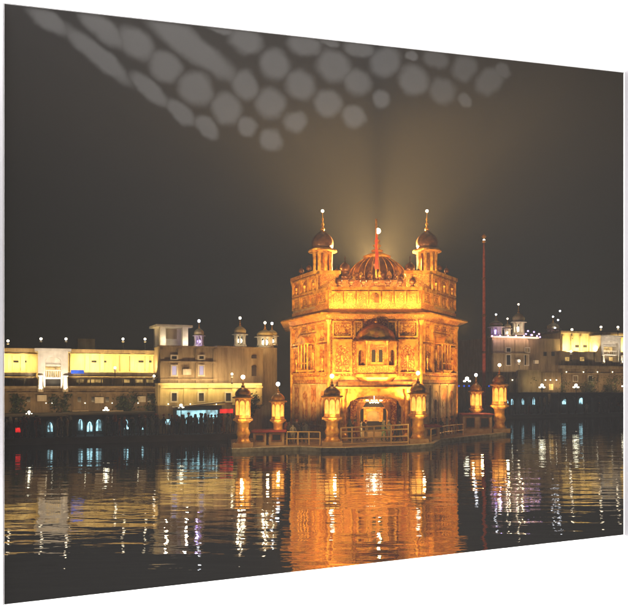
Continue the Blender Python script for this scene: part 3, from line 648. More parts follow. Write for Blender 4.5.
# chamfer faces
for a, b in ((cl, fl), (fr, cr)):
    ln = (Vector(a) - Vector(b)).length; n = 4; w = (ln - .5) / n
    for k in range(n):
        x0 = .25 + k * w + .06; x1 = x0 + w - .12
        tall_mid = k in (1, 2)
        relief(a, b, x0, x1, 5.55, 8.0 if not tall_mid else 9.0); relief(a, b, x0, x1, 8.15 if not tall_mid else 9.12, 9.85, arch=False)
        relief(a, b, x0, x1, 1.15, 4.7, 'marbleplain', arch=k % 2 == 1, d=.07)
        relief(a, b, x0, x1, ze + 1.0, ze + 2.1, arch=False, d=.1)
        relief(a, b, x0, x1, ze + 2.25, zt - .4, arch=True, d=.1) if (k if a is fr else 3 - k) > 0 else None
    # balcony window in the middle of each flank
    def bal(mb, l):
        c = l / 2; mb.box(c - 1.0, c + 1.0, -.75, 0, 5.75, 5.9); mb.box(c - 1.15, c + 1.15, -.95, 0, 8.1, 8.2)
        mb.slab([(c - 1.1, 8.2), (c + 1.1, 8.2), (c + .7, 8.65), (c, 8.85), (c - .7, 8.65)], -.85, 0)
        for s in (-.95, -.32, .32, .95): mb.lathe([(.09, 5.9), (.06, 6.1), (.06, 7.8), (.1, 8.1)], 8, c + s, -.62)
        mb.frame(c - .95, c + .95, 5.9, 6.5, -.68, -.6, .07)
    w_ = on_face(a, b, bal, 'balcony', 'goldplain')
    on_face(a, b, lambda mb, l: mb.archwall(l / 2 - .8, l / 2 + .8, 5.9, 8.0, l / 2, .5, 7.1, 7.6, -.3, -.1), 'window_arch', 'goldfine', w_)
    on_face(a, b, lambda mb, l: mb.box(l / 2 - .5, l / 2 + .5, -.19, -.17, 5.9, 7.7), 'window_pane', 'darkdoor', w_)
# front lower storey
for x0, x1 in ((.15, .85), (W_f - .85, W_f - .15)): relief(fl, fr, x0, x1, 1.15, 4.7, 'marbleplain', d=.07)
# corner pilasters
for c in (fl, fr, cr, cl):
    MB().lathe([(.26, zb), (.26, zb + .5), (.17, zb + .6), (.17, ze - .8), (.28, ze - .4)], 8, c[0], c[1]).build('corner_pilaster', 'goldplain', T)
# front parapet niches
n = 7; w = (W_f - .3) / n
for k in range(n):
    x0 = .15 + k * w
    on_face(fl, fr, lambda mb, l: mb.archwall(x0 + .05, x0 + w - .05, ze + .95, zp - .35, x0 + w / 2, w * .33, ze + 1.5, ze + 1.85, -.14, 0, 3), 'parapet_niche', 'goldplain')
MB().box(tx(374.5), tx(377.5), -.2, -.03, ze + 1.0, ze + 1.7).build('niche_figure_relief', 'golddark', T)
# crenel domelets on the inner front parapet and flank tops
def domelet(x, y, z, s=1):
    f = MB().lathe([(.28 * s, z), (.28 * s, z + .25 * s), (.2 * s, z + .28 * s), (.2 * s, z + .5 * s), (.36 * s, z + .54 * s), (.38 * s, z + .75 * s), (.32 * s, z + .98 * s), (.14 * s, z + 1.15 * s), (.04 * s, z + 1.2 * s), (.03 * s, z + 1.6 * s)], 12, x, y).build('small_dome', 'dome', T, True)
nd = 7
for k in range(nd): domelet(tx(339 + k * 12.2, 2.4), 2.4, tz(287, 2.4) - .1, .72)
MB().box(tx(335, 2.6), tx(417, 2.6), 2.0, 2.8, ze + 1.1, tz(287, 2.4) - .1).build('inner_parapet', 'goldfine', T)
for a, b in ((lerp(fl, cl, .45), cl), (lerp(fr, cr, .45), cr)):
    for t in (.12, .5): x, y = lerp(a, b, t); domelet(x, y + .3, zt - .02, .62)
# bay window over the door
bx_, bw = tx(375.5), tx(375.5) - tx(355)
c = bx_; zbb, zbt = tz(374, -1.5), tz(341, -1.5)
def octo(cx, w, d): return [(cx - w, 0), (cx - w, -d * .45), (cx - w * .55, -d), (cx + w * .55, -d), (cx + w, -d * .45), (cx + w, 0)]
bay = MB().prism(octo(c, bw, 1.7), zbb - .25, zbb).build('bay_window', 'goldplain', T)
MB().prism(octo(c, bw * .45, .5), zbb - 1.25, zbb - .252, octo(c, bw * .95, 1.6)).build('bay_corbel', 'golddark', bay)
MB().prism(octo(c, bw * .93, 1.5), zbb, zbb + .7).build('bay_railing', 'goldfine', bay)
for q in octo(c, bw * .9, 1.45):
    MB().lathe([(.12, zbb + .7), (.08, zbb + .9), (.08, zbt - .3), (.14, zbt)], 8, q[0], q[1]).build('bay_column', 'goldplain', bay)
MB().box(c - bw * .5, c + bw * .5, -1.42, -1.3, zbb + .7, zbt - .002).build('bay_front_panel', 'goldplain', bay)
for s in (-.17, .17):
    q = c + s * bw; MB().archwall(q - .27, q + .27, zbb + .95, zbb + 2.3, q, .15, zbb + 1.75, zbb + 2.0, -1.5, -1.425).build('bay_window_frame', 'goldfine', bay); MB().box(q - .16, q + .16, -1.45, -1.422, zbb + .95, zbb + 1.95).build('bay_pane', 'darkdoor', bay)
MB().box(c - bw * .85, c + bw * .85, -.4, -.02, zbb, zbt).build('bay_inner_wall', 'goldfine', bay)
for s in (-.74, .74):
    q = c + s * bw; MB().archwall(q - .36, q + .36, zbb + .7, zbt - .01, q, .22, zbb + 1.6, zbb + 1.95, -.95, -.85).build('bay_side_arch', 'goldplain', bay)
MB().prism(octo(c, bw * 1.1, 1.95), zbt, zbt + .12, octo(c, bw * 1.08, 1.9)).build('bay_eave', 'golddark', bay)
prof = [(1.0, 0), (.98, .3), (.86, .7), (.62, 1.05), (.35, 1.3), (.1, 1.45)]
zz0 = zbt + .13; zh = tz(322, -1.5) - zz0
MB().lathe([(r * bw * .98, zz0 + z / 1.45 * zh) for r, z in prof], 20, c, -.25, sy=.85).build('bay_dome', 'goldplain', bay, True)
MB().lathe([(.1, zz0 + zh), (.16, zz0 + zh + .1), (.03, zz0 + zh + .25), (.02, zz0 + zh + .5)], 8, c, -.6).build('bay_finial', 'goldplain', bay)
# portico
px0, px1, pt = tx(339.5, -2), tx(411, -2), tz(388.5, -2)
po = MB().archwall(px0, px1, zb, pt, (px0 + px1) / 2, (px1 - px0) / 2 - .6, tz(408, -2), tz(395, -2), -2, -.4, 7).build('portico', 'goldplain', T)
MB().box(px0 - .35, px1 + .35, -2.6, -.002, pt, pt + .13).build('portico_eave', 'goldplain', po)
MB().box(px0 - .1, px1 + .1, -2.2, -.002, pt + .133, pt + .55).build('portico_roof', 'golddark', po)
for s in (px0 + .3, px1 - .3): MB().lathe([(.32, zb), (.32, zb + .4), (.2, zb + .55), (.2, pt - .6), (.3, pt - .3), (.3, pt)], 10, s, -2.15).build('portico_column', 'goldplain', po)
cx_ = (px0 + px1) / 2; wi = (px1 - px0) / 2 - .95
MB().archwall(cx_ - wi, cx_ + wi, zb, tz(399, -.4), cx_, wi * .72, tz(408, -.4), tz(401.5, -.4), -.395, -.08, 5).build('inner_arch', 'gold', po)
MB().box(cx_ - wi * .73, cx_ + wi * .73, -.075, -.01, zb, tz(401, -.4)).build('doorway', 'darkdoor', po)
sh = MB().slab([(cx_ - .5, tz(421, 0)), (cx_ + .5, tz(421, 0)), (cx_ + .5, tz(413.5, 0)), (cx_ + .3, tz(411.5, 0)), (cx_, tz(410.3, 0)), (cx_ - .3, tz(411.5, 0)), (cx_ - .5, tz(413.5, 0))], -.16, -.08).build('lit_shrine', 'shrineglow', po)
MB().archwall(cx_ - .8, cx_ + .8, tz(421.5, 0), tz(408.5, 0), cx_, .48, tz(414, 0), tz(410.6, 0), -.24, -.165, 5).build('shrine_frame', 'goldplain', po)
for q in (-1.15, 1.15): MB().lathe([(.12, zb), (.09, zb + .3), (.08, tz(409, 0) - .2), (.14, tz(409, 0))], 8, cx_ + q, -.22).build('shrine_column', 'goldplain', po)
MB().box(cx_ - 1.35, cx_ + 1.35, -.34, -.1, tz(408.4, 0), tz(407, 0)).build('shrine_canopy', 'goldfine', po)
ch = MB()
for k in range(10):
    a = k * .628; ch.ball((cx_ + .62 * math.cos(a), -1.0 + .4 * math.sin(a), tz(400.5, -1)), .05, 6, 4); ch.ball((cx_ + .35 * math.cos(a), -1.0 + .2 * math.sin(a), tz(402.5, -1)), .045, 6, 4)
ch.bar((cx_, -1.0, tz(396, -1)), (cx_, -1.0, tz(402, -1)), .02); ch.build('chandelier', 'bulbgreen', po)
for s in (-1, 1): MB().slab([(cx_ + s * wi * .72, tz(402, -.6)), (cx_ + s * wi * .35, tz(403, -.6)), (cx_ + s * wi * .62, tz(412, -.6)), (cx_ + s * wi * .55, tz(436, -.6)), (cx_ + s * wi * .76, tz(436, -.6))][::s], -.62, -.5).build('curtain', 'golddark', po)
# central dome
dx, dy, R0 = tx(377, 10), 10, 2.65
MB().lathe([(R0 * 1.05, zt - .6), (R0 * 1.05, zt - .1), (R0 * .98, zt)], 16, dx, dy).build('drum', 'goldfine', T)
zd = tz(255.5, 10); hd = zd - zt
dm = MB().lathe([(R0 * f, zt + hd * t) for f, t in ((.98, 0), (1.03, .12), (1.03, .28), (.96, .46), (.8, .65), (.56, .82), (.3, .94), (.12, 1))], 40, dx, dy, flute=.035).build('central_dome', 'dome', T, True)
rib = MB()
for k in range(24):
    a = 2 * math.pi * k / 24; q_ = [(R0 * f * 1.01, zt + hd * t) for f, t in ((.98, 0), (1.03, .12), (1.03, .28), (.96, .46), (.8, .65), (.56, .82), (.3, .94))]
    for (r1, z1_), (r2, z2_) in zip(q_, q_[1:]): rib.bar((dx + r1 * math.cos(a), dy + r1 * math.sin(a), z1_), (dx + r2 * math.cos(a), dy + r2 * math.sin(a), z2_), .045, 5)
rib.build('dome_ribs', 'goldplain', dm)
for k in range(20):
    a = 2 * math.pi * k / 20; MB().lathe([(.05, zt), (.22, zt + .1), (.28, zt + .35), (.16, zt + .6), (.03, zt + .75)], 8, dx + R0 * 1.08 * math.cos(a), dy + R0 * 1.08 * math.sin(a)).build('lotus_petal', 'goldplain', dm)
MB().lathe([(1.25, zd - .4), (1.35, zd - .1), (.75, zd + .15), (.4, zd + .3)], 16, dx, dy).build('lotus_cap', 'goldplain', dm, True)
zf = tz(220, 10)
MB().lathe([(.42, zd + .2), (.6, zd + .45), (.2, zd + .65), (.42, zd + .95), (.16, zd + 1.15), (.32, zd + 1.4), (.07, zd + 1.6), (.14, zd + 1.9), (.04, zd + 2.1), (.03, zf)], 12, dx, dy).build('finial', 'goldplain', dm, True)
MB().ball((tx(378.5, 8), 8.5, tz(231, 8.5)), .26, 12, 8).build('dome_lamp', 'bulb', dm, True)
# saffron flag mast in front of the dome
fx = tx(376, 6)
fm = MB().bar((fx, 6, zt - 1), (fx, 6, tz(219, 6)), .07, 8).build('flag_mast', 'goldplain', T)
MB().slab([(fx + .06, tz(232, 6)), (fx + .17, tz(240, 6)), (fx + .1, tz(246, 6)), (fx + .24, tz(254, 6)), (fx + .17, tz(260, 6)), (fx + .24, tz(269, 6)), (fx - .12, tz(269, 6)), (fx - .07, tz(254, 6)), (fx - .09, tz(240, 6))], 5.9, 6.02).build('flag', 'flag', fm)
for k in range(9): domelet(tx(351 + k * 6.5, 6), 6.9 + .1 * (k % 2), zt - .3 + (.25 if k % 2 else 0), .55)
# corner kiosks
for px in (322.5, 427):
    yy = 9; kp = MB().lathe([(1.35, zt - .3), (1.35, zt + .1), (1.2, zt + .15)], 8, tx(px, yy), yy, rot=.5).build('corner_kiosk', 'goldplain', T)
    k = bpy.data.objects.new('dummy', None)
    hold = [o for o in bpy.data.objects]
    kiosk_parts(kp, .98, tz(211, yy) - zt - .1, 'goldplain', 'dome', 'bulb', solid=True)
    for o in kp.children: o.location = (tx(px, yy), yy, zt + .1)
    bpy.data.objects.remove(k)
for px, s in ((345, 1.3), (410, 1.3), (337, .8), (418, .8)): domelet(tx(px, 7), 7, zt - .05, s)

# lights belonging to the temple
AM = (1, .57, .145)
def spot(px, py, y, tgt, power, size=90, col=AM, r=.25, blend=.6):
    return lamp('temple_floodlight', 'SPOT', (tx(px, y), DF + y, tz(py, y)), power, col, (tx(tgt[0], tgt[2]), DF + tgt[2], tz(tgt[1], tgt[2])), spot_size=R(size), spot_blend=blend, shadow_soft_size=r)
spot(332, 397, -6, (356, 350, 0), 3600, 95); spot(418, 397, -4, (394, 350, 0), 3600, 95)
spot(262, 415, -3, (308, 350, 4), 9000, 85, blend=1); spot(480, 408, 4, (440, 350, 4), 4500, 100, blend=1)
spot(375, 441, -4.9, (375, 404, -1), 800, 95, (1, .56, .15), blend=1)
spot(285, 330, -6, (312, 292, 4), 7000, 75, blend=1); spot(466, 330, -6, (438, 292, 4), 7000, 75, blend=1)
def bar_light(x0, x1, y, z, tgt, power, col, sy=.2):
    c = Vector(((x0 + x1) / 2, DF + y, z)); t = Vector((c.x, DF + tgt[0], tgt[1]))
    o = lamp('facade_bar_light', 'AREA', c, power, col, t, shape='RECTANGLE', size=x1 - x0, size_y=sy)
    z_ax = (c - t).normalized(); x_ax = Vector((1, 0, 0)); o.rotation_euler = Matrix((x_ax, z_ax.cross(x_ax).normalized(), z_ax)).transposed().to_euler()
bar_light(fl[0], fr[0], -.9, ze + .7, (0, ze + 1.7), 330, (1, .62, .16))
bar_light(tx(343), tx(407), -1.5, tz(384) + .25, (.3, 8.6), 400, (1, .56, .15))  # fill bar added on the portico roof to lift shadow round the bay
bar_light(tx(336, 2), tx(416, 2), 1.2, zp + .1, (2, zp + .9), 500, (1, .62, .2))
for px, yy in ((322.5, 9), (427, 9)):
    lamp('kiosk_light', 'POINT', (tx(px, yy), DF + yy - 2.1, zt + .7), 330, (1, .66, .22), shadow_soft_size=.15)
    lamp('kiosk_light', 'POINT', (tx(px, yy) - .9, DF + yy - 1.5, zt + 3.0), 30, (1, .7, .3), shadow_soft_size=.1)
for px in (350, 377, 404): lamp('dome_light', 'POINT', (tx(px, 5), DF + 5.0, zt - .3), 260, (1, .6, .22), shadow_soft_size=.15)
lamp('spire_light', 'POINT', (tx(371, 8), DF + 7.4, zd + .4), 110, (1, .5, .16), shadow_soft_size=.1)
lamp('portico_light', 'POINT', (cx_, DF - 1.2, tz(402, -1)), 75, (1, .62, .22), shadow_soft_size=.15)
lamp('bay_light', 'POINT', (bx_, DF - 3.2, zbb + 1.9), 110, (1, .72, .25), shadow_soft_size=.1)
# searchlight behind the dome that lights the hazy air, beams spaced to shape the dark streak beside shade of finial and kiosks
for ang, wd, pw in ((-19, 38, 120000), (18, 36, 135000), (-38, 22, 60000), (36, 14, 45000), (0, 150, 190000)):
    a_ = R(ang); q_ = Vector((tx(377, 15), DF + 15, zt + 1.3))
    lamp('searchlight', 'SPOT', q_, pw, (1, .62, .21), q_ + Vector((math.sin(a_), -.28 if wd < 100 else -.75, math.cos(a_))), spot_size=R(wd), spot_blend=.8, shadow_soft_size=.1)

# ------------------------------------------------------------------ lamp pillars round the platform
def pillar(label, px, py_base, py_top, wpx, d, bulb='bulb', light=60):
    hb = P(px, py_top, d).z - PZ; w = wpx / 2 / F * d
    t = thing('lamp_pillar', label, 'lamp pillar', ((px - 314) / F * d, d, PZ), 0, 'gilded lamp pillars round the platform')
    z = lambda f: hb * f
    MB().box(-w * 1.05, w * 1.05, -w * 1.05, w * 1.05, 0, z(.06)).build('base', 'marbleplain', t)
    MB().lathe([(w * .95, z(.06)), (w * .7, z(.1)), (w * .62, z(.14)), (w * .8, z(.2)), (w * .62, z(.26)), (w * .66, z(.34)), (w * 1.0, z(.38))], 12).build('shaft', 'goldplain', t, True)
    MB().lathe([(w * 1.15, z(.38)), (w * 1.15, z(.405)), (w * .9, z(.415))], 8, rot=.5).build('sill', 'goldplain', t)
    MB().lathe([(w * .84, z(.415)), (w * .84, z(.69))], 8, rot=.5).build('lit_cupola', 'lit_cupola', t)
    for k in range(8):
        a = 2 * math.pi * (k + .5) / 8; MB().lathe([(w * .11, z(.415)), (w * .05, z(.45)), (w * .05, z(.66)), (w * .11, z(.69))], 6, w * .84 * math.cos(a), w * .86 * math.sin(a)).build('column', 'goldplain', t)
    ar = MB()
    for k in range(8):
        a0, a1 = 2 * math.pi * (k + .5) / 8, 2 * math.pi * (k + 1.5) / 8
        mx, ln = facemx((w * .9 * math.cos(a0), w * .9 * math.sin(a0)), (w * .9 * math.cos(a1), w * .9 * math.sin(a1)))
        q = MB(mx); q.archwall(0, ln, z(.60), z(.69), ln / 2, ln * .4, z(.605), z(.665), 0, w * .05, n=8); q.box(0, ln, 0, w * .05, z(.415), z(.46)); b0 = len(ar.v); ar.v += q.v; ar.f += [[b0 + i for i in f] for f in q.f]
    ar.build('arches', 'goldplain', t)
    MB().lathe([(w * .95, z(.69)), (w * 1.22, z(.70)), (w * 1.18, z(.715)), (w * .9, z(.725))], 16).build('eave', 'goldplain', t)
    MB().lathe([(w * .85, z(.725)), (w * .9, z(.75)), (w * .84, z(.785)), (w * .62, z(.82)), (w * .28, z(.85)), (w * .12, z(.86))], 20, flute=.05).build('dome', 'goldplain', t, True)
    MB().lathe([(w * .2, z(.86)), (w * .25, z(.87)), (w * .06, z(.89)), (w * .14, z(.9)), (w * .04, z(.93)), (w * .04, z(.97))], 8).build('finial', 'goldplain', t, True)
    MB().ball((0, 0, z(1)), .15, 12, 8).build('lamp', bulb, t, True)
    lamp('pillar_light', 'POINT', (t.location.x + w * .2, d - w * 3.2, PZ + z(.42)), light * 2.2, (1, .6, .2), shadow_soft_size=.1)
    return t
pillar('tall lamp pillar at the left tip of the platform beside the red marker', 243, 450, 377, 18, 49.2)
pillar('lamp pillar behind the white booths, second from the left, cool lamp', 278, 445, 384, 15, 52, 'bulbcool', 40)
pillar('large lamp pillar at the left side of the portico railing', 332, 449, 376, 19, 50.5, light=70)
pillar('large lamp pillar at the right side of the portico railing', 418, 445, 373, 18, 52.8, light=70)
pillar('shorter lamp pillar with cool lamp left of the platform tip, near the flagpole', 476, 436, 375, 13, 66, 'bulbcool', 40)
pillar('tall lamp pillar at the right tip of the platform', 499.5, 434, 365, 16, 64.5, light=60)

# portico railing and steps
rl = thing('stair_railing', 'pale metal railing of four bars across the temple steps', 'railing', (0, DF - 5.6, PZ))
ya = 0; X = lambda px: (px - 314) / F * (DF - 5.6); Z = lambda py: EYE - PZ + (H - py) / F * (DF - 5.6)
for (l_, r_) in ((428, 424.5), (432, 429), (438.5, 436), (444, 442)): MB().bar((X(341), 0, Z(l_)), (X(408), 0, Z(r_)), .055).build('rail', 'pipe', rl)
for i, px in enumerate((341, 352, 374, 391, 408)): MB().bar((X(px), 0, 0), (X(px), 0, Z(427.5 - i * .9)), .06).build('post', 'pipe', rl)
st = MB()
for k in range(4): st.box(tx(345), tx(406), -4.2 + k * .5, -2.2, PZ + k * .0, PZ + .14 * (k + 1) - .002 * k)
tag(st.build('temple_steps', 'marbleplain'), 'pale stone steps below the temple portico', 'steps')
# carpets/barriers in front of the portico
# booths
def booth(label, px0, px1, top, d, nwin, depth=2.0):
    x0, x1 = (px0 - 314) / F * d, (px1 - 314) / F * d; z1 = P(0, top, d).z - PZ
    t = thing('booth', label, 'booth', (x0, d, PZ), 0); w = x1 - x0
    MB().box(0, w, 0, depth, 0, z1).build('wall', 'marbleplain', t)
    MB().box(-.15, w + .15, -.2, depth + .15, z1, z1 + .12).build('roof', 'cloth', t)
    for k in range(nwin):
        c = w * (k + .5) / nwin; h = w / nwin * .27
        fr_ = MB().frame(c - h - .08, c + h + .08, z1 * .3, z1 * .88, -.06, -.002, .08).build('window', 'golddark', t); MB().box(c - h, c + h, -.03, -.004, z1 * .3 + .08, z1 * .88 - .08).build('pane', 'win', fr_)
booth('small pale booth with one window next to the left tip pillar', 253, 266, 432.5, 50.6, 1)
booth('small pale booth with one window beside the dark cluster of visitors', 269, 284, 432, 50.9, 1)
booth('pale booth with two windows between the right hand pillars', 463, 492, 415, 63.2, 2)
booth('tiny ticket stall just right of the portico pillar', 424, 440, 427, 55.5, 1)
lamp('booth_light', 'POINT', (P(268, 0, 49.2).x, 48.9, 2.4), 40, (1, .72, .4), shadow_soft_size=.1)
lamp('booth_light', 'POINT', (P(474, 0, 61).x, 61.2, 3.0), 45, (1, .62, .3), shadow_soft_size=.1)
# platform fence segments
def fence(label, pts, h=.95, m='pipe'):
    t = thing('platform_fence', label, 'fence')
    for a, b in zip(pts, pts[1:]):
        for z in (.45, h): MB().bar((*a, PZ + z), (*b, PZ + z), .04).build('rail', m, t)
    for p in pts: MB().bar((*p, PZ), (*p, PZ + h), .05).build('post', m, t)
def Fp(px, d): return ((px - 314) / F * d, d)
fence('low metal fence on the left wing of the platform', [Fp(287, 51), Fp(298, 51), Fp(309, 51), Fp(320, 50.8)])
fence('low metal fence on the right wing of the platform', [Fp(431, 54), Fp(444, 58.2), Fp(454, 59.8), Fp(463, 61)])

# ------------------------------------------------------------------ people
def person_mesh(k, cloth_m):
    """one continuous skinned body"""
    sw = (k % 3 - 1) * .12
    V = [(0, 0, .92), (0, 0, 1.15), (0, .01, 1.38), (0, 0, 1.5), (0, -.015, 1.62), (0, -.01, 1.72),
         (-.1, 0, .86), (-.12, -.02 + sw, .48), (-.12, .02 + sw * 1.3, .08), (-.12, -.12 + sw * 1.3, .03),
         (.1, 0, .86), (.12, .02 - sw, .48), (.12, .03 - sw, .08), (.12, -.11 - sw, .03),
         (-.2, 0, 1.38), (-.25, .03, 1.12), (-.24, -.1 + sw, .9), (-.235, -.13 + sw, .8),
         (.2, 0, 1.38), (.25, .02, 1.12), (.23, -.08 - sw, .9), (.225, -.11 - sw, .8)]
    E = [(0, 1), (1, 2), (2, 3), (3, 4), (4, 5), (0, 6), (6, 7), (7, 8), (8, 9), (0, 10), (10, 11), (11, 12), (12, 13), (2, 14), (14, 15), (15, 16), (16, 17), (2, 18), (18, 19), (19, 20), (20, 21)]
    Rr = [(.16, .11), (.15, .1), (.17, .1), (.06, .06), (.1, .115), (.07, .08), (.1, .1), (.07, .075), (.045, .05), (.045, .03), (.1, .1), (.07, .075), (.045, .05), (.045, .03),
          (.06, .06), (.045, .045), (.035, .035), (.035, .02), (.06, .06), (.045, .045), (.035, .035), (.035, .02)]
    me = bpy.data.meshes.new('person'); me.from_pydata(V, E, []); o = bpy.data.objects.new('person', me); C.objects.link(o)
    me.materials.append(cloth_m)
    s = o.modifiers.new('skin', 'SKIN'); sv = me.skin_vertices[0].data
    for i, r in enumerate(Rr): sv[i].radius = r
    sv[0].use_root = True
    ss = o.modifiers.new('sub', 'SUBSURF'); ss.levels = 1; ss.render_levels = 1
    bpy.context.view_layer.update()
    dg = bpy.context.evaluated_depsgraph_get(); m2 = bpy.data.meshes.new_from_object(o.evaluated_get(dg)); o.modifiers.clear(); o.data = m2
    m2.materials.clear(); m2.materials.append(cloth_m)
    for p in m2.polygons: p.use_smooth = True
    return o
protos = []
for k, cm in enumerate(CL):
    b = person_mesh(k, cm)
    hd_ = MB().ball((0, -.03, 1.66), .095, 10, 8).build('head', 'skin', b, True)
    if k in (1, 3): MB().lathe([(.08, 1.68), (.125, 1.72), (.13, 1.77), (.1, 1.83), (.03, 1.86)], 10, 0, -.01).build('turban', CL[(k + 2) % 6], b, True)
    elif k in (0, 5): MB().lathe([(.19, 1.2), (.17, 1.45), (.13, 1.6), (.125, 1.72), (.08, 1.79), (.01, 1.8)], 10, 0, .03).build('shawl', CL[(k + 3) % 6], b, True)
    else: MB().lathe([(.06, 1.6), (.1, 1.66), (.105, 1.73), (.06, 1.78), (.01, 1.79)], 10, 0, .015).build('hair', 'darkdoor', b, True)
    protos.append((b, ('navy clothes and shawl', 'brown clothes and turban', 'grey clothes', 'rust clothes and turban', 'pale clothes', 'green clothes and shawl')[k]))
used = set()
def put_person(x, y, z, where, group):
    i = random.randrange(6); b, desc = protos[i]; s = random.uniform(.84, .97)
    if i not in used:
        used.add(i); o = b; o.location = (x, y, z); o.rotation_euler.z = random.uniform(0, 6.28); o.scale = (s,) * 3
    else: o = dup(b, (x, y, z), random.uniform(0, 6.28), scale=s)
    tag(o, 'person in ' + desc.replace('clothes and ', 'clothes, ') + ' ' + where, 'person', group)
ORD = 'first second third fourth fifth sixth seventh eighth ninth tenth eleventh twelfth thirteenth fourteenth fifteenth sixteenth seventeenth eighteenth nineteenth twentieth twenty-first twenty-second twenty-third twenty-fourth'.split()
def crowd(fac, x0, x1, n, y0, y1, where, group):
    for i in range(n):
        px = x0 + (x1 - x0) * (i + random.uniform(.1, .9)) / n; y = random.uniform(y0, y1); x, _ = fac.at(px, H, y); w = fac.world(x, y, .5)
        put_person(w.x, w.y, .5, ORD[i] + ' from left ' + where, group)
crowd(LB, 5, 42, 8, .2, .9, 'by the dark arcade at the far left', 'visitors on the left bank')
crowd(LB, 56, 73, 4, .2, .9, 'in the gap between the blue doorways', 'visitors on the left bank')
crowd(LB, 106, 165, 14, .2, .9, 'between the doorways and the shop', 'visitors on the left bank')
crowd(LB, 168, 234, 22, .25, 1.6, 'in the crowd before the blue shop', 'visitors on the left bank')
crowd(RB, 506, 555, 7, .3, 1.8, 'on the right bank before the brown block', 'visitors on the right bank')
crowd(RB, 586, 626, 7, .3, 1.8, 'on the right bank under the yellow building', 'visitors on the right bank')
for i, (px, d) in enumerate(((286, 52.5), (289, 53.4), (293, 52.2), (297, 52.8), (302, 53.5), (306, 52.6))): put_person((px - 314) / F * d, d, PZ, ORD[i] + ' from left beside the portico\'s left pillar', 'visitors on the temple platform')
for i, (px, d) in enumerate(((433, 58.2), (436, 59.0), (441, 60), (447, 61), (452, 62))): put_person((px - 314) / F * d, d, PZ, ORD[i] + ' from left right of the portico', 'visitors on the temple platform')
for i, px in enumerate((350, 355, 361, 366, 384, 389, 395, 400)): d = 54.5; put_person((px - 314) / F * d, d, PZ, ORD[i] + ' from left in the queue under the portico', 'visitors queueing at the portico')

# ------------------------------------------------------------------ trees: dark masses between bank and buildings
def tree(px, fac, y, h, r, label, group):
    x, _ = fac.at(px, H, y); w = fac.world(x, y, .5)
    t = thing('tree', label, 'tree', w, 0, group)
    tk = MB().lathe([(.16, 0), (.11, h * .3), (.07, h * .7)], 8)
    for k in range(5):
        a = k * 1.3; tk.bar((0, 0, h * .35), (math.cos(a) * r * .6, math.sin(a) * r * .6, h * random.uniform(.6, .85)), .04, 5)
    tk.build('trunk', 'bark', t)
    cr_ = MB(); cl_ = [(random.gauss(0, r * .42), random.gauss(0, r * .42), h * random.uniform(.45, .95)) for _ in range(16)]
    for c in cl_:
        for _ in range(70):
            p = Vector(c) + Vector([random.gauss(0, r * .2) for _ in range(3)]); n = Vector([random.gauss(0, 1) for _ in range(3)]).normalized(); u = n.orthogonal().normalized() * .13; v = n.cross(u).normalized() * .07
            cr_.add([p - u, p + v, p + u, p - v], [(0, 1, 2, 3)])
    me = cr_; me.build('crown', 'leaf', t)
for i, (px, wh) in enumerate(((20, 'nearest the left edge'), (60, 'below the left white gate'), (126, 'under the long cream wall'), (158, 'at the left corner of the tan block'), (243, 'half hidden by the tall left pillar'))):
    tree(px, LB, 3.4, random.uniform(2.9, 3.5), 1.1, 'small dark leafy tree on the left bank ' + wh, 'small trees on the left bank')
for px, wh in ((502, 'next to the right tip pillar'), (528, 'below the brown block'), (556, 'between the two right buildings'), (590, 'under the yellow wall'), (612, 'nearest the right edge')):
    tree(px, RB, 5.4, random.uniform(4.6, 5.8), 2.0, 'small dark leafy tree on the right bank ' + wh, 'small trees on the right bank')

# ------------------------------------------------------------------ honeycomb reflection painted as volume density in the upper part of the glass
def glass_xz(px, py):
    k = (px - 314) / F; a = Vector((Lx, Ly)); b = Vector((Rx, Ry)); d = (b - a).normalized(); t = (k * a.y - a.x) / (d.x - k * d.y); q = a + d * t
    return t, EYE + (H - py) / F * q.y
REFLECTION_SPOTS = [(47, 19, 22, 9, 35), (98, 55, 38, 9, 37), (150, 89, 21, 8, 37), (181, 112, 16, 8, 37), (207, 127, 13, 8, 35), (101, 26, 27, 10, 38), (137, 43, 18, 13, 40), (165, 66, 15, 14, 20), (196, 88, 16, 15, 10), (226, 108, 14, 14, 0), (247, 126, 9, 9, 0),
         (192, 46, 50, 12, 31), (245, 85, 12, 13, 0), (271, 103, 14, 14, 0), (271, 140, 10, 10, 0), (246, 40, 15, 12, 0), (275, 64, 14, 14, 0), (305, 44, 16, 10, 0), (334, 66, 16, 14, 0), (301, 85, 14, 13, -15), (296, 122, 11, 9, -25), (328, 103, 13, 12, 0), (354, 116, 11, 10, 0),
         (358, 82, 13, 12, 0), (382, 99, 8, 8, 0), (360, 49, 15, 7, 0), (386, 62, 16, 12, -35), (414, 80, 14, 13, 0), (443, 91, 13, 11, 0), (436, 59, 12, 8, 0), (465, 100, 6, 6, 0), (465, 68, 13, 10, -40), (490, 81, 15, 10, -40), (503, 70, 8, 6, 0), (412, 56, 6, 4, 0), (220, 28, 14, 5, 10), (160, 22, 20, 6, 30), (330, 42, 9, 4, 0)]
fm_ = bpy.data.materials.new('painted_reflection_glass'); fm_.use_nodes = True; nt = fm_.node_tree; nt.nodes.clear()
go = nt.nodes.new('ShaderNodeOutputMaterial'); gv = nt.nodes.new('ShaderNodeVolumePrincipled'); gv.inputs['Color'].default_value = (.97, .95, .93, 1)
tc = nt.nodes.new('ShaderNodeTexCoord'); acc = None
nz = nt.nodes.new('ShaderNodeTexNoise'); nz.inputs['Scale'].default_value = 3.2; nz.inputs['Detail'].default_value = 2; nt.links.new(tc.outputs['Object'], nz.inputs['Vector'])
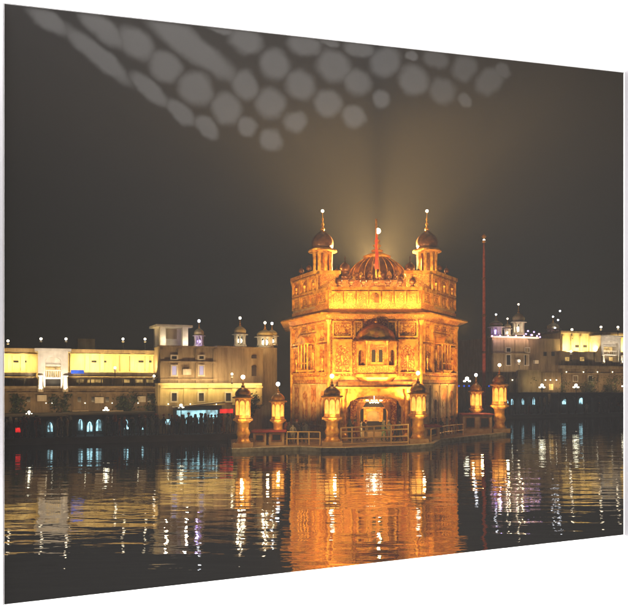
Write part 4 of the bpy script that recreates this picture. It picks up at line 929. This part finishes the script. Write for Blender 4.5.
vs_ = nt.nodes.new('ShaderNodeVectorMath'); vs_.operation = 'MULTIPLY_ADD'; vs_.inputs[1].default_value = (.16, 0, .16); nt.links.new(nz.outputs['Color'], vs_.inputs[0]); nt.links.new(tc.outputs['Object'], vs_.inputs[2])
for px, py, rx, ry, ang in REFLECTION_SPOTS:
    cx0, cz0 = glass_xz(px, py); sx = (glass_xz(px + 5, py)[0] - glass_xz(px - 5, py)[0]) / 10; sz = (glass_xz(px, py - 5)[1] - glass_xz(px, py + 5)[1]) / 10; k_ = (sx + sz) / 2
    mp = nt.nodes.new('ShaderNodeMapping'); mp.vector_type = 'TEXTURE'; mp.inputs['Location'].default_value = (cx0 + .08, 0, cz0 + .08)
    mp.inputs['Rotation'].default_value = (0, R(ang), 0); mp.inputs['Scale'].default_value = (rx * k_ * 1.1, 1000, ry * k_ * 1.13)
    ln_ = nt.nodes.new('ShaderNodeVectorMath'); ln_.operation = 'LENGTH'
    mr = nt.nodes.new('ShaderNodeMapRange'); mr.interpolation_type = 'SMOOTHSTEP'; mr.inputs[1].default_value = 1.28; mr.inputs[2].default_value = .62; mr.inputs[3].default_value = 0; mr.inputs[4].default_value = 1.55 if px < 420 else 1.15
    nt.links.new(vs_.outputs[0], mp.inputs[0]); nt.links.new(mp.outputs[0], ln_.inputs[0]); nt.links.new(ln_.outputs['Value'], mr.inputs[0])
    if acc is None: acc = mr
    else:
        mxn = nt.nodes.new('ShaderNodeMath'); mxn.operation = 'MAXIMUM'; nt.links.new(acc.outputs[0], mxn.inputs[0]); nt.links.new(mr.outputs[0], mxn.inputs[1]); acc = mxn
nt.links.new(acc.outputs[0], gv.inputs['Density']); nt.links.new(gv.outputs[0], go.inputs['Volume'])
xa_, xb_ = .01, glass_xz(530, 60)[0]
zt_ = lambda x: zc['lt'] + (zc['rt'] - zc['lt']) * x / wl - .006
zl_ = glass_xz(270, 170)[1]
fo = MB().slab([(xa_, zl_), (xb_, zl_), (xb_, zt_(xb_)), (xa_, zt_(xa_))], .008, .03).build('painted_reflection', fm_, gp); fo.matrix_world = wx

# ------------------------------------------------------------------ haze over the lake
hz = MB().box(-110, 120, -14, 200, -4.5, 32).build('haze', 'wall')
hm = bpy.data.materials.new('hazy_air'); hm.use_nodes = True; nt = hm.node_tree; nt.nodes.clear()
ho = nt.nodes.new('ShaderNodeOutputMaterial'); hv = nt.nodes.new('ShaderNodeVolumePrincipled'); hv.inputs['Density'].default_value = .0006; hv.inputs['Color'].default_value = (.95, .92, .9, 1)
nt.links.new(hv.outputs[0], ho.inputs['Volume']); hz.data.materials.clear(); hz.data.materials.append(hm); tag(hz, 'thin haze in the night air over the lake', 'haze', kind='stuff')
